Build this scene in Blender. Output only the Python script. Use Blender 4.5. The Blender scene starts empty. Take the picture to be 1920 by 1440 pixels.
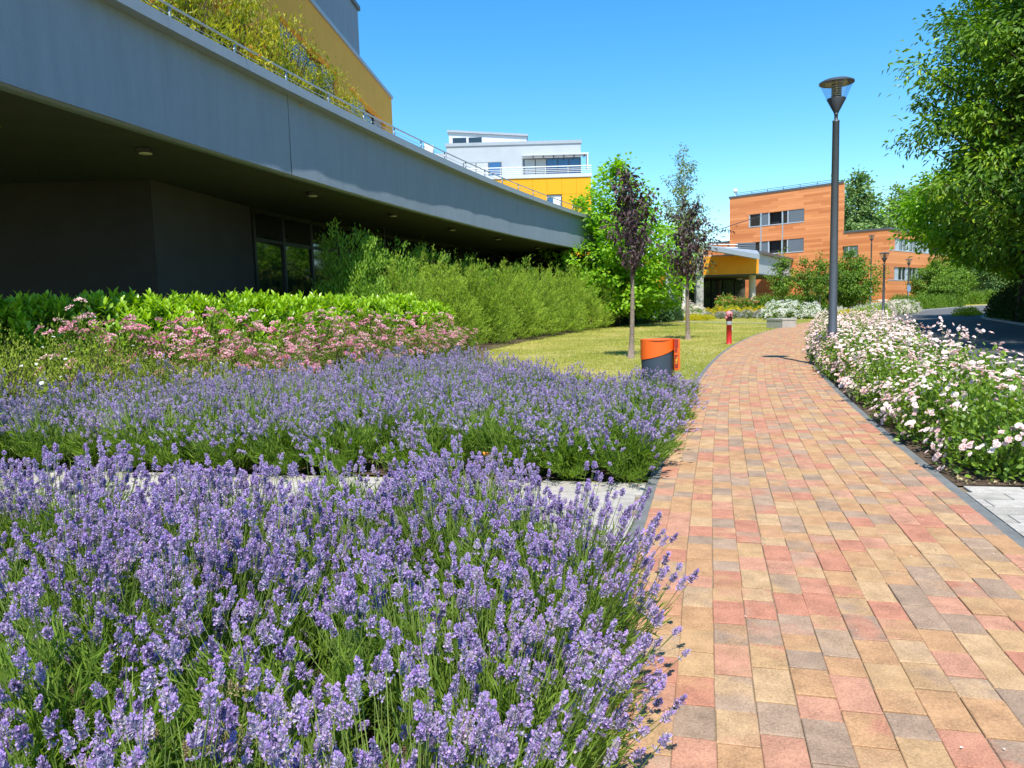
import bpy, bmesh, math, random
import numpy as np
from mathutils import Vector, Matrix

scene = bpy.context.scene
COL = scene.collection

# ------------------------------------------------------------------ camera
cam_data = bpy.data.cameras.new('camera')
cam_data.sensor_width = 36.0
cam_data.lens = 1400.0 / 1920.0 * 36.0
cam_data.clip_start = 0.05
cam_data.clip_end = 2000.0
cam = bpy.data.objects.new('camera', cam_data)
COL.objects.link(cam)
cam.matrix_world = (Matrix.Translation((0, 0, 1.5)) @ Matrix.Rotation(math.pi / 2 - math.radians(5.95), 4, 'X')
                    @ Matrix.Rotation(-0.028, 4, 'Z'))
scene.camera = cam

# ------------------------------------------------------------------ sky, sun, exposure
SUN_AZ, SUN_EL = math.radians(180.5), math.radians(59.0)
world = bpy.data.worlds.new('World')
scene.world = world
world.use_nodes = True
wn = world.node_tree
sky = wn.nodes.new('ShaderNodeTexSky')
sky.sky_type = 'NISHITA'
sky.sun_disc = False
sky.sun_elevation = SUN_EL
sky.sun_rotation = SUN_AZ
sky.altitude = 0.0
sky.air_density = 1.0
sky.dust_density = 0.05
sky.ozone_density = 4.0
wn.nodes['Background'].inputs['Strength'].default_value = 0.12
hsv = wn.nodes.new('ShaderNodeHueSaturation')
hsv.inputs['Hue'].default_value = 0.493
hsv.inputs['Saturation'].default_value = 1.32
hsv.inputs['Value'].default_value = 1.38
wn.links.new(sky.outputs['Color'], hsv.inputs['Color'])
wn.links.new(hsv.outputs['Color'], wn.nodes['Background'].inputs['Color'])
sun_data = bpy.data.lights.new('sun', 'SUN')
sun_data.energy = 5.0
sun_data.angle = math.radians(0.53)
sun_data.color = (1.0, 0.955, 0.87)
sun = bpy.data.objects.new('sun', sun_data)
COL.objects.link(sun)
sdir = Vector((math.sin(SUN_AZ) * math.cos(SUN_EL), math.cos(SUN_AZ) * math.cos(SUN_EL), math.sin(SUN_EL)))
sun.rotation_euler = sdir.to_track_quat('Z', 'Y').to_euler()
sun.location = sdir * 60
scene.view_settings.view_transform = 'Standard'
scene.view_settings.look = 'None'
scene.view_settings.exposure = 0.55
scene.view_settings.gamma = 1.0
scene.view_settings.use_curve_mapping = False
scene.render.engine = 'CYCLES'
scene.cycles.max_bounces = 8
scene.cycles.transparent_max_bounces = 8

# ------------------------------------------------------------------ helpers: tagging
def tag(o, label=None, cat=None, group=None, kind=None):
    if label: o['label'] = label
    if cat: o['category'] = cat
    if group: o['group'] = group
    if kind: o['kind'] = kind
    return o

def empty(name, loc=(0, 0, 0), rz=0.0, label=None, cat=None, group=None, scale=None):
    o = bpy.data.objects.new(name, None)
    COL.objects.link(o)
    o.location = loc
    o.rotation_euler = (0, 0, rz)
    if scale: o.scale = (scale if hasattr(scale, '__len__') else (scale,) * 3)
    o.empty_display_size = 0.2
    return tag(o, label, cat, group)

def obj(name, mesh, parent=None, kind=None, loc=None, rot=None, scale=None):
    o = bpy.data.objects.new(name, mesh)
    COL.objects.link(o)
    if parent: o.parent = parent
    if loc is not None: o.location = loc
    if rot is not None: o.rotation_euler = rot
    if scale is not None: o.scale = scale
    if kind: o['kind'] = kind
    return o

# ------------------------------------------------------------------ helpers: materials
MATS = {}
def nodes_of(name):
    m = bpy.data.materials.new(name)
    m.use_nodes = True
    nt = m.node_tree
    return m, nt, nt.nodes, nt.links, nt.nodes['Principled BSDF']

def solid(name, col, rough=0.6, metal=0.0, var=0.12, scale=3.0, bump=0.0, bscale=60.0, spec=0.5, streak=False):
    """painted / stone-like surface: base colour broken up by two noises, fine relief."""
    m, nt, N, L, b = nodes_of(name)
    tc = N.new('ShaderNodeTexCoord')
    n1 = N.new('ShaderNodeTexNoise'); n1.inputs['Scale'].default_value = scale; n1.inputs['Detail'].default_value = 6
    n1.inputs['Roughness'].default_value = 0.65
    if streak:
        mp = N.new('ShaderNodeMapping'); mp.inputs['Scale'].default_value = (1, 1, 0.15)
        L.new(tc.outputs['Object'], mp.inputs['Vector']); L.new(mp.outputs['Vector'], n1.inputs['Vector'])
    else:
        L.new(tc.outputs['Object'], n1.inputs['Vector'])
    r = N.new('ShaderNodeValToRGB')
    c = np.array(col)
    r.color_ramp.elements[0].position = 0.3; r.color_ramp.elements[1].position = 0.7
    r.color_ramp.elements[0].color = (*np.clip(c * (1 - var), 0, 1), 1)
    r.color_ramp.elements[1].color = (*np.clip(c * (1 + var), 0, 1), 1)
    L.new(n1.outputs['Fac'], r.inputs['Fac']); L.new(r.outputs['Color'], b.inputs['Base Color'])
    b.inputs['Roughness'].default_value = rough; b.inputs['Metallic'].default_value = metal
    b.inputs['Specular IOR Level'].default_value = spec
    if bump > 0:
        n2 = N.new('ShaderNodeTexNoise'); n2.inputs['Scale'].default_value = bscale; n2.inputs['Detail'].default_value = 4
        L.new(tc.outputs['Object'], n2.inputs['Vector'])
        bp = N.new('ShaderNodeBump'); bp.inputs['Strength'].default_value = bump; bp.inputs['Distance'].default_value = 0.02
        L.new(n2.outputs['Fac'], bp.inputs['Height']); L.new(bp.outputs['Normal'], b.inputs['Normal'])
    MATS[name] = m
    return m

def foliage(name, dark, light, rough=0.55, trans=0.35, spec=0.35, third=None):
    """leaf colour by a per-leaf random attribute, thin-leaf translucency."""
    m, nt, N, L, b = nodes_of(name)
    at = N.new('ShaderNodeAttribute'); at.attribute_name = 'tone'
    oi = N.new('ShaderNodeObjectInfo')
    add = N.new('ShaderNodeMath'); add.operation = 'MULTIPLY_ADD'; add.inputs[1].default_value = 0.22; add.inputs[2].default_value = -0.11
    L.new(oi.outputs['Random'], add.inputs[0])
    s = N.new('ShaderNodeMath'); s.operation = 'ADD'; s.use_clamp = True
    L.new(at.outputs['Fac'], s.inputs[0]); L.new(add.outputs[0], s.inputs[1])
    r = N.new('ShaderNodeValToRGB')
    r.color_ramp.elements[0].color = (*dark, 1); r.color_ramp.elements[1].color = (*light, 1)
    if third is not None:
        e = r.color_ramp.elements.new(0.9); e.color = (*light, 1)
        r.color_ramp.elements[-1].color = (*third, 1)
    L.new(s.outputs[0], r.inputs['Fac'])
    L.new(r.outputs['Color'], b.inputs['Base Color'])
    b.inputs['Roughness'].default_value = rough
    b.inputs['Specular IOR Level'].default_value = spec
    t = N.new('ShaderNodeBsdfTranslucent')
    hs = N.new('ShaderNodeHueSaturation'); hs.inputs['Saturation'].default_value = 1.1; hs.inputs['Value'].default_value = 1.25
    L.new(r.outputs['Color'], hs.inputs['Color']); L.new(hs.outputs['Color'], t.inputs['Color'])
    mx = N.new('ShaderNodeMixShader'); mx.inputs['Fac'].default_value = trans
    L.new(b.outputs['BSDF'], mx.inputs[1]); L.new(t.outputs['BSDF'], mx.inputs[2])
    L.new(mx.outputs['Shader'], N['Material Output'].inputs['Surface'])
    MATS[name] = m
    return m

def glass(name, col=(0.02, 0.025, 0.03), rough=0.03):
    m, nt, N, L, b = nodes_of(name)
    tc = N.new('ShaderNodeTexCoord')
    n1 = N.new('ShaderNodeTexNoise'); n1.inputs['Scale'].default_value = 0.6
    L.new(tc.outputs['Object'], n1.inputs['Vector'])
    bp = N.new('ShaderNodeBump'); bp.inputs['Strength'].default_value = 0.02; bp.inputs['Distance'].default_value = 0.05
    L.new(n1.outputs['Fac'], bp.inputs['Height']); L.new(bp.outputs['Normal'], b.inputs['Normal'])
    b.inputs['Base Color'].default_value = (*col, 1)
    b.inputs['Roughness'].default_value = rough
    b.inputs['Specular IOR Level'].default_value = 0.9
    MATS[name] = m
    return m

# plain surfaces
solid('stucco', (0.275, 0.335, 0.41), 0.92, var=0.07, scale=3.5, bump=0.8, bscale=45, spec=0.1, streak=True)
solid('coping_metal', (0.36, 0.39, 0.43), 0.5, metal=0.3, var=0.06, scale=2)
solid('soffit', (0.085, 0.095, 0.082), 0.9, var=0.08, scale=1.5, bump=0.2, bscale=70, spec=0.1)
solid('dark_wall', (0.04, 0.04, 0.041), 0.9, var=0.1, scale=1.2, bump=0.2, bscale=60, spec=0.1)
solid('side_wall', (0.085, 0.083, 0.085), 0.9, var=0.08, scale=1.2, bump=0.2, bscale=60, spec=0.1)
solid('frame_dark', (0.02, 0.022, 0.024), 0.4, var=0.1)
solid('steel', (0.5, 0.51, 0.52), 0.35, metal=0.8, var=0.08, scale=8)
solid('orange_panel', (0.72, 0.30, 0.025), 0.8, var=0.05, scale=0.8, spec=0.12)
solid('amber_panel', (0.88, 0.44, 0.08), 0.8, var=0.05, scale=0.8, spec=0.12)
solid('yellow_panel', (0.80, 0.36, 0.022), 0.8, var=0.04, scale=0.8, spec=0.12)
solid('grey_render', (0.42, 0.45, 0.49), 0.9, var=0.05, scale=0.9, bump=0.2, bscale=20, spec=0.1)
solid('light_render', (0.55, 0.58, 0.62), 0.9, var=0.04, scale=0.9, spec=0.1)
solid('white_paint', (0.78, 0.78, 0.76), 0.5, var=0.03)
solid('beige_soffit', (0.5, 0.42, 0.33), 0.8, var=0.05)
solid('concrete', (0.42, 0.41, 0.38), 0.9, var=0.12, scale=4, bump=0.3, bscale=60, spec=0.2)
solid('dark_coping', (0.09, 0.10, 0.11), 0.5, var=0.08)
solid('grey_panel', (0.13, 0.15, 0.17), 0.5, var=0.06)
solid('window_frame', (0.42, 0.46, 0.5), 0.5, var=0.05)
solid('blind', (0.45, 0.46, 0.47), 0.6, var=0.05, scale=2)
solid('interior', (0.012, 0.012, 0.013), 0.9, var=0.2)
solid('kerb_stone', (0.16, 0.165, 0.16), 0.9, var=0.2, scale=9, bump=0.4, bscale=120, spec=0.2)
solid('road_kerb', (0.36, 0.34, 0.31), 0.9, var=0.18, scale=5, bump=0.3, bscale=80, spec=0.2)
solid('soil', (0.10, 0.07, 0.048), 0.98, var=0.45, scale=14, bump=1.0, bscale=40, spec=0.1)
solid('asphalt', (0.115, 0.115, 0.115), 0.92, var=0.18, scale=2.5, bump=0.4, bscale=160, spec=0.2)
solid('lamp_paint', (0.10, 0.11, 0.125), 0.45, metal=0.4, var=0.08, scale=6)
solid('lamp_dark', (0.035, 0.037, 0.042), 0.5, var=0.08)
solid('lamp_inner', (0.42, 0.38, 0.24), 0.5, var=0.1)
solid('bin_orange', (0.85, 0.13, 0.008), 0.4, var=0.05, scale=5)
solid('bin_red', (0.28, 0.022, 0.01), 0.5, var=0.1)
solid('bin_grey', (0.055, 0.075, 0.095), 0.42, metal=0.2, var=0.12, scale=6)
solid('bin_yellow', (0.8, 0.42, 0.02), 0.5, var=0.05)
solid('hydrant_red', (0.55, 0.025, 0.025), 0.4, var=0.1, scale=10)
solid('hydrant_dark', (0.10, 0.012, 0.015), 0.45, var=0.1)
solid('hydrant_pink', (0.62, 0.22, 0.24), 0.5, var=0.15, scale=20)
solid('hydrant_grey', (0.32, 0.36, 0.37), 0.5, var=0.1)
solid('sign_blue', (0.20, 0.27, 0.38), 0.5, var=0.08)
solid('bark', (0.24, 0.19, 0.15), 0.95, var=0.4, scale=18, bump=0.9, bscale=50, spec=0.1)
solid('bark_dark', (0.075, 0.058, 0.045), 0.95, var=0.35, scale=14, bump=0.8, bscale=40, spec=0.1)
solid('bark_birch', (0.6, 0.58, 0.54), 0.9, var=0.35, scale=10, bump=0.3, bscale=30, spec=0.1)
solid('stem_green', (0.12, 0.17, 0.04), 0.7, var=0.25, scale=20)
solid('butterfly_orange', (0.75, 0.26, 0.015), 0.6, var=0.25, scale=90)
solid('insect_dark', (0.03, 0.02, 0.015), 0.7, var=0.1)
solid('lettering', (0.42, 0.12, 0.04), 0.5, var=0.05)
solid('letter_green', (0.25, 0.42, 0.2), 0.6, var=0.05)
solid('letter_pink', (0.7, 0.35, 0.35), 0.6, var=0.05)
solid('bulb', (0.55, 0.55, 0.42), 0.4, var=0.05)
glass('pane'); glass('pane_blue', (0.03, 0.10, 0.24), 0.06)

# foliage
foliage('lavender_leaf', (0.10, 0.18, 0.022), (0.30, 0.44, 0.06), 0.6, 0.5)
foliage('lavender_stem', (0.13, 0.20, 0.045), (0.30, 0.40, 0.09), 0.6, 0.3)
foliage('lavender_calyx', (0.17, 0.12, 0.24), (0.66, 0.61, 0.72), 0.7, 0.25, 0.2, (0.50, 0.44, 0.34))
foliage('lavender_petal', (0.40, 0.23, 0.58), (0.68, 0.51, 0.80), 0.6, 0.4, 0.2)
foliage('dried_leaf', (0.28, 0.22, 0.10), (0.55, 0.46, 0.26), 0.8, 0.2, 0.1)
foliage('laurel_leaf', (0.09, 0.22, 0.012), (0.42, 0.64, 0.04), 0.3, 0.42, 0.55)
foliage('spirea_leaf', (0.08, 0.16, 0.02), (0.28, 0.38, 0.045), 0.6, 0.4, 0.25, (0.34, 0.18, 0.05))
foliage('spirea_flower', (0.66, 0.17, 0.30), (0.88, 0.52, 0.60), 0.8, 0.3, 0.1, (0.84, 0.62, 0.58))
foliage('potentilla_leaf', (0.16, 0.24, 0.03), (0.44, 0.52, 0.07), 0.6, 0.42, 0.2)
foliage('feather_leaf', (0.20, 0.34, 0.03), (0.54, 0.68, 0.11), 0.65, 0.5, 0.2)
foliage('willow_leaf', (0.11, 0.24, 0.025), (0.34, 0.53, 0.06), 0.5, 0.42, 0.35)
foliage('rose_leaf', (0.07, 0.16, 0.015), (0.29, 0.43, 0.045), 0.45, 0.38, 0.4)
foliage('rose_petal', (0.85, 0.57, 0.54), (0.94, 0.86, 0.81), 0.7, 0.3, 0.15)
foliage('white_petal', (0.78, 0.78, 0.70), (0.9, 0.9, 0.86), 0.7, 0.3, 0.15)
foliage('cream_petal', (0.78, 0.68, 0.62), (0.88, 0.80, 0.70), 0.7, 0.3, 0.15)
foliage('yellow_petal', (0.70, 0.45, 0.01), (0.85, 0.66, 0.02), 0.7, 0.3, 0.15)
foliage('red_petal', (0.62, 0.12, 0.06), (0.80, 0.35, 0.22), 0.7, 0.3, 0.15)
foliage('tree_leaf', (0.05, 0.13, 0.012), (0.24, 0.38, 0.035), 0.5, 0.32, 0.35)
foliage('shade_tree_leaf', (0.032, 0.095, 0.011), (0.20, 0.36, 0.024), 0.5, 0.36, 0.35, (0.46, 0.60, 0.04))
foliage('bright_leaf', (0.08, 0.24, 0.012), (0.38, 0.64, 0.03), 0.45, 0.48, 0.4)
foliage('purple_leaf', (0.035, 0.022, 0.026), (0.13, 0.075, 0.08), 0.5, 0.2, 0.4)
foliage('birch_leaf', (0.09, 0.15, 0.04), (0.26, 0.34, 0.10), 0.6, 0.3, 0.3)
foliage('hazed_far_leaf', (0.10, 0.20, 0.055), (0.34, 0.46, 0.15), 0.6, 0.25, 0.25)  # distance haze put into the leaf colour, paler and bluer
foliage('gold_leaf', (0.13, 0.22, 0.015), (0.58, 0.54, 0.05), 0.5, 0.45, 0.35, (0.58, 0.20, 0.05))
foliage('hydrangea_leaf', (0.030, 0.085, 0.025), (0.10, 0.19, 0.05), 0.5, 0.25, 0.35)
foliage('dark_hedge_leaf', (0.018, 0.045, 0.008), (0.07, 0.12, 0.018), 0.5, 0.25, 0.3)
foliage('yellow_mound', (0.40, 0.38, 0.02), (0.66, 0.60, 0.04), 0.7, 0.3, 0.1)
foliage('grass', (0.18, 0.28, 0.035), (0.58, 0.50, 0.17), 0.7, 0.25, 0.2)

# lawn: green with dry straw patches
m, nt, N, L, b = nodes_of('lawn')
tc = N.new('ShaderNodeTexCoord')
na = N.new('ShaderNodeTexNoise'); na.inputs['Scale'].default_value = 0.35; na.inputs['Detail'].default_value = 5; na.inputs['Roughness'].default_value = 0.7
nb = N.new('ShaderNodeTexNoise'); nb.inputs['Scale'].default_value = 9.0; nb.inputs['Detail'].default_value = 8; nb.inputs['Roughness'].default_value = 0.75
L.new(tc.outputs['Object'], na.inputs['Vector']); L.new(tc.outputs['Object'], nb.inputs['Vector'])
mx = N.new('ShaderNodeMath'); mx.operation = 'MULTIPLY_ADD'; mx.inputs[1].default_value = 0.55
mul = N.new('ShaderNodeMath'); mul.operation = 'MULTIPLY'; mul.inputs[1].default_value = 0.5
L.new(nb.outputs['Fac'], mul.inputs[0]); L.new(na.outputs['Fac'], mx.inputs[0]); L.new(mul.outputs[0], mx.inputs[2])
r = N.new('ShaderNodeValToRGB')
r.color_ramp.elements[0].position = 0.36; r.color_ramp.elements[0].color = (0.17, 0.20, 0.025, 1)
r.color_ramp.elements[1].position = 0.62; r.color_ramp.elements[1].color = (0.56, 0.46, 0.19, 1)
e = r.color_ramp.elements.new(0.52); e.color = (0.29, 0.28, 0.04, 1)
L.new(mx.outputs[0], r.inputs['Fac']); L.new(r.outputs['Color'], b.inputs['Base Color'])
b.inputs['Roughness'].default_value = 0.95; b.inputs['Specular IOR Level'].default_value = 0.1
nc = N.new('ShaderNodeTexNoise'); nc.inputs['Scale'].default_value = 70; nc.inputs['Detail'].default_value = 3
L.new(tc.outputs['Object'], nc.inputs['Vector'])
bp = N.new('ShaderNodeBump'); bp.inputs['Strength'].default_value = 0.8; bp.inputs['Distance'].default_value = 0.03
L.new(nc.outputs['Fac'], bp.inputs['Height']); L.new(bp.outputs['Normal'], b.inputs['Normal'])
MATS['lawn'] = m

def paver_mat(name, source, stops, joint=False):
    """one tone per stone (R), a second tone it fades into (G), fade position (B); grain and specks on top."""
    m, nt, N, L, b = nodes_of(name)
    if source == 'object':
        c = N.new('ShaderNodeObjectInfo').outputs['Color']
    else:
        a = N.new('ShaderNodeAttribute'); a.attribute_name = 'stone'; c = a.outputs['Color']
    sp = N.new('ShaderNodeSeparateColor'); L.new(c, sp.inputs['Color'])
    def ramp(src):
        r = N.new('ShaderNodeValToRGB'); r.color_ramp.interpolation = 'CONSTANT'
        els = r.color_ramp.elements
        for i, (p, col) in enumerate(stops):
            e = els[i] if i < 2 else els.new(p)
            e.position = p; e.color = (*col, 1)
        L.new(src, r.inputs['Fac']); return r
    ra, rb = ramp(sp.outputs['Red']), ramp(sp.outputs['Green'])
    tc = N.new('ShaderNodeTexCoord')
    n0 = N.new('ShaderNodeTexNoise'); n0.inputs['Scale'].default_value = 6; n0.inputs['Detail'].default_value = 4
    if source == 'object':
        mpn = N.new('ShaderNodeVectorMath'); mpn.operation = 'ADD'
        cm = N.new('ShaderNodeVectorMath'); cm.operation = 'SCALE'; cm.inputs['Scale'].default_value = 37.0
        L.new(c, cm.inputs[0]); L.new(tc.outputs['Object'], mpn.inputs[0]); L.new(cm.outputs[0], mpn.inputs[1])
        co = mpn.outputs[0]
    else:
        co = tc.outputs['Object']
    L.new(co, n0.inputs['Vector'])
    sm = N.new('ShaderNodeMapRange'); sm.interpolation_type = 'SMOOTHSTEP'
    sm.inputs['From Min'].default_value = 0.40; sm.inputs['From Max'].default_value = 0.62
    L.new(n0.outputs['Fac'], sm.inputs['Value'])
    mul = N.new('ShaderNodeMath'); mul.operation = 'MULTIPLY'; L.new(sm.outputs['Result'], mul.inputs[0]); L.new(sp.outputs['Blue'], mul.inputs[1])
    mix = N.new('ShaderNodeMix'); mix.data_type = 'RGBA'
    L.new(mul.outputs[0], mix.inputs['Factor']); L.new(ra.outputs['Color'], mix.inputs['A']); L.new(rb.outputs['Color'], mix.inputs['B'])
    n1 = N.new('ShaderNodeTexNoise'); n1.inputs['Scale'].default_value = 120; n1.inputs['Detail'].default_value = 5; n1.inputs['Roughness'].default_value = 0.7
    L.new(co, n1.inputs['Vector'])
    n3 = N.new('ShaderNodeTexNoise'); n3.inputs['Scale'].default_value = 11; n3.inputs['Detail'].default_value = 5
    L.new(co, n3.inputs['Vector'])
    g = N.new('ShaderNodeMath'); g.operation = 'MULTIPLY_ADD'; g.inputs[1].default_value = 1.7; g.inputs[2].default_value = -0.25
    g2 = N.new('ShaderNodeMath'); g2.operation = 'MULTIPLY_ADD'; g2.inputs[1].default_value = 0.85
    L.new(n1.outputs['Fac'], g.inputs[0]); L.new(n3.outputs['Fac'], g2.inputs[0]); L.new(g.outputs[0], g2.inputs[2])
    sc = N.new('ShaderNodeVectorMath'); sc.operation = 'SCALE'
    L.new(mix.outputs['Result'], sc.inputs[0]); L.new(g2.outputs[0], sc.inputs['Scale'])
    L.new(sc.outputs[0], b.inputs['Base Color'])
    b.inputs['Roughness'].default_value = 0.93; b.inputs['Specular IOR Level'].default_value = 0.15
    bp = N.new('ShaderNodeBump'); bp.inputs['Strength'].default_value = 0.45; bp.inputs['Distance'].default_value = 0.004
    L.new(n1.outputs['Fac'], bp.inputs['Height']); L.new(bp.outputs['Normal'], b.inputs['Normal'])
    MATS[name] = m

BRICK = [(0.0, (0.395, 0.248, 0.128)), (0.17, (0.385, 0.222, 0.115)), (0.34, (0.415, 0.272, 0.150)),
         (0.48, (0.39, 0.175, 0.112)), (0.64, (0.41, 0.208, 0.135)), (0.78, (0.285, 0.198, 0.138)), (0.90, (0.325, 0.225, 0.155))]
paver_mat('brick', 'object', BRICK)
paver_mat('brick_far', 'attr', BRICK)
PALE = [(0.0, (0.365, 0.335, 0.295)), (0.35, (0.395, 0.365, 0.325)), (0.7, (0.335, 0.31, 0.27))]
paver_mat('pale_paver', 'object', PALE)
solid('joint_sand', (0.27, 0.205, 0.135), 0.98, var=0.35, scale=40, bump=0.6, bscale=200, spec=0.05)

# timber-look cladding boards (too thin at that distance to tell apart one by one)
m, nt, N, L, b = nodes_of('timber_boards')
tc = N.new('ShaderNodeTexCoord')
sx = N.new('ShaderNodeSeparateXYZ'); L.new(tc.outputs['Object'], sx.inputs['Vector'])
dv = N.new('ShaderNodeMath'); dv.operation = 'DIVIDE'; dv.inputs[1].default_value = 0.30; L.new(sx.outputs['Z'], dv.inputs[0])
fl = N.new('ShaderNodeMath'); fl.operation = 'FLOOR'; L.new(dv.outputs[0], fl.inputs[0])
fr = N.new('ShaderNodeMath'); fr.operation = 'FRACT'; L.new(dv.outputs[0], fr.inputs[0])
wn1 = N.new('ShaderNodeTexWhiteNoise'); wn1.noise_dimensions = '1D'; L.new(fl.outputs[0], wn1.inputs['W'])
xo = N.new('ShaderNodeMath'); xo.operation = 'MULTIPLY_ADD'; xo.inputs[1].default_value = 3.0; L.new(wn1.outputs['Value'], xo.inputs[0]); L.new(sx.outputs['X'], xo.inputs[2])
xd = N.new('ShaderNodeMath'); xd.operation = 'DIVIDE'; xd.inputs[1].default_value = 3.2; L.new(xo.outputs[0], xd.inputs[0])
xf = N.new('ShaderNodeMath'); xf.operation = 'FLOOR'; L.new(xd.outputs[0], xf.inputs[0])
cv = N.new('ShaderNodeCombineXYZ'); L.new(xf.outputs[0], cv.inputs['X']); L.new(fl.outputs[0], cv.inputs['Y'])
wn2 = N.new('ShaderNodeTexWhiteNoise'); wn2.noise_dimensions = '2D'; L.new(cv.outputs[0], wn2.inputs['Vector'])
r = N.new('ShaderNodeValToRGB')
r.color_ramp.elements[0].color = (0.57, 0.175, 0.05, 1); r.color_ramp.elements[1].color = (0.78, 0.29, 0.10, 1)
L.new(wn2.outputs['Value'], r.inputs['Fac'])
gr = N.new('ShaderNodeMath'); gr.operation = 'GREATER_THAN'; gr.inputs[1].default_value = 0.06; L.new(fr.outputs[0], gr.inputs[0])
gm = N.new('ShaderNodeMath'); gm.operation = 'MULTIPLY_ADD'; gm.inputs[1].default_value = 0.35; gm.inputs[2].default_value = 0.65; L.new(gr.outputs[0], gm.inputs[0])
sc = N.new('ShaderNodeVectorMath'); sc.operation = 'SCALE'; L.new(r.outputs['Color'], sc.inputs[0]); L.new(gm.outputs[0], sc.inputs['Scale'])
L.new(sc.outputs[0], b.inputs['Base Color']); b.inputs['Roughness'].default_value = 0.65
MATS['timber_boards'] = m
# clear lamp glazing
m, nt, N, L, b = nodes_of('lamp_glazing')
tr = N.new('ShaderNodeBsdfTransparent'); tr.inputs['Color'].default_value = (0.86, 0.88, 0.93, 1)
gl = N.new('ShaderNodeBsdfGlossy'); gl.inputs['Roughness'].default_value = 0.08
mx = N.new('ShaderNodeMixShader'); mx.inputs['Fac'].default_value = 0.12
L.new(tr.outputs[0], mx.inputs[1]); L.new(gl.outputs[0], mx.inputs[2]); L.new(mx.outputs[0], N['Material Output'].inputs['Surface'])
MATS['lamp_glazing'] = m

# ------------------------------------------------------------------ helpers: numpy meshes
def unit(v):
    return v / np.maximum(np.linalg.norm(v, axis=-1, keepdims=True), 1e-9)

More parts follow.
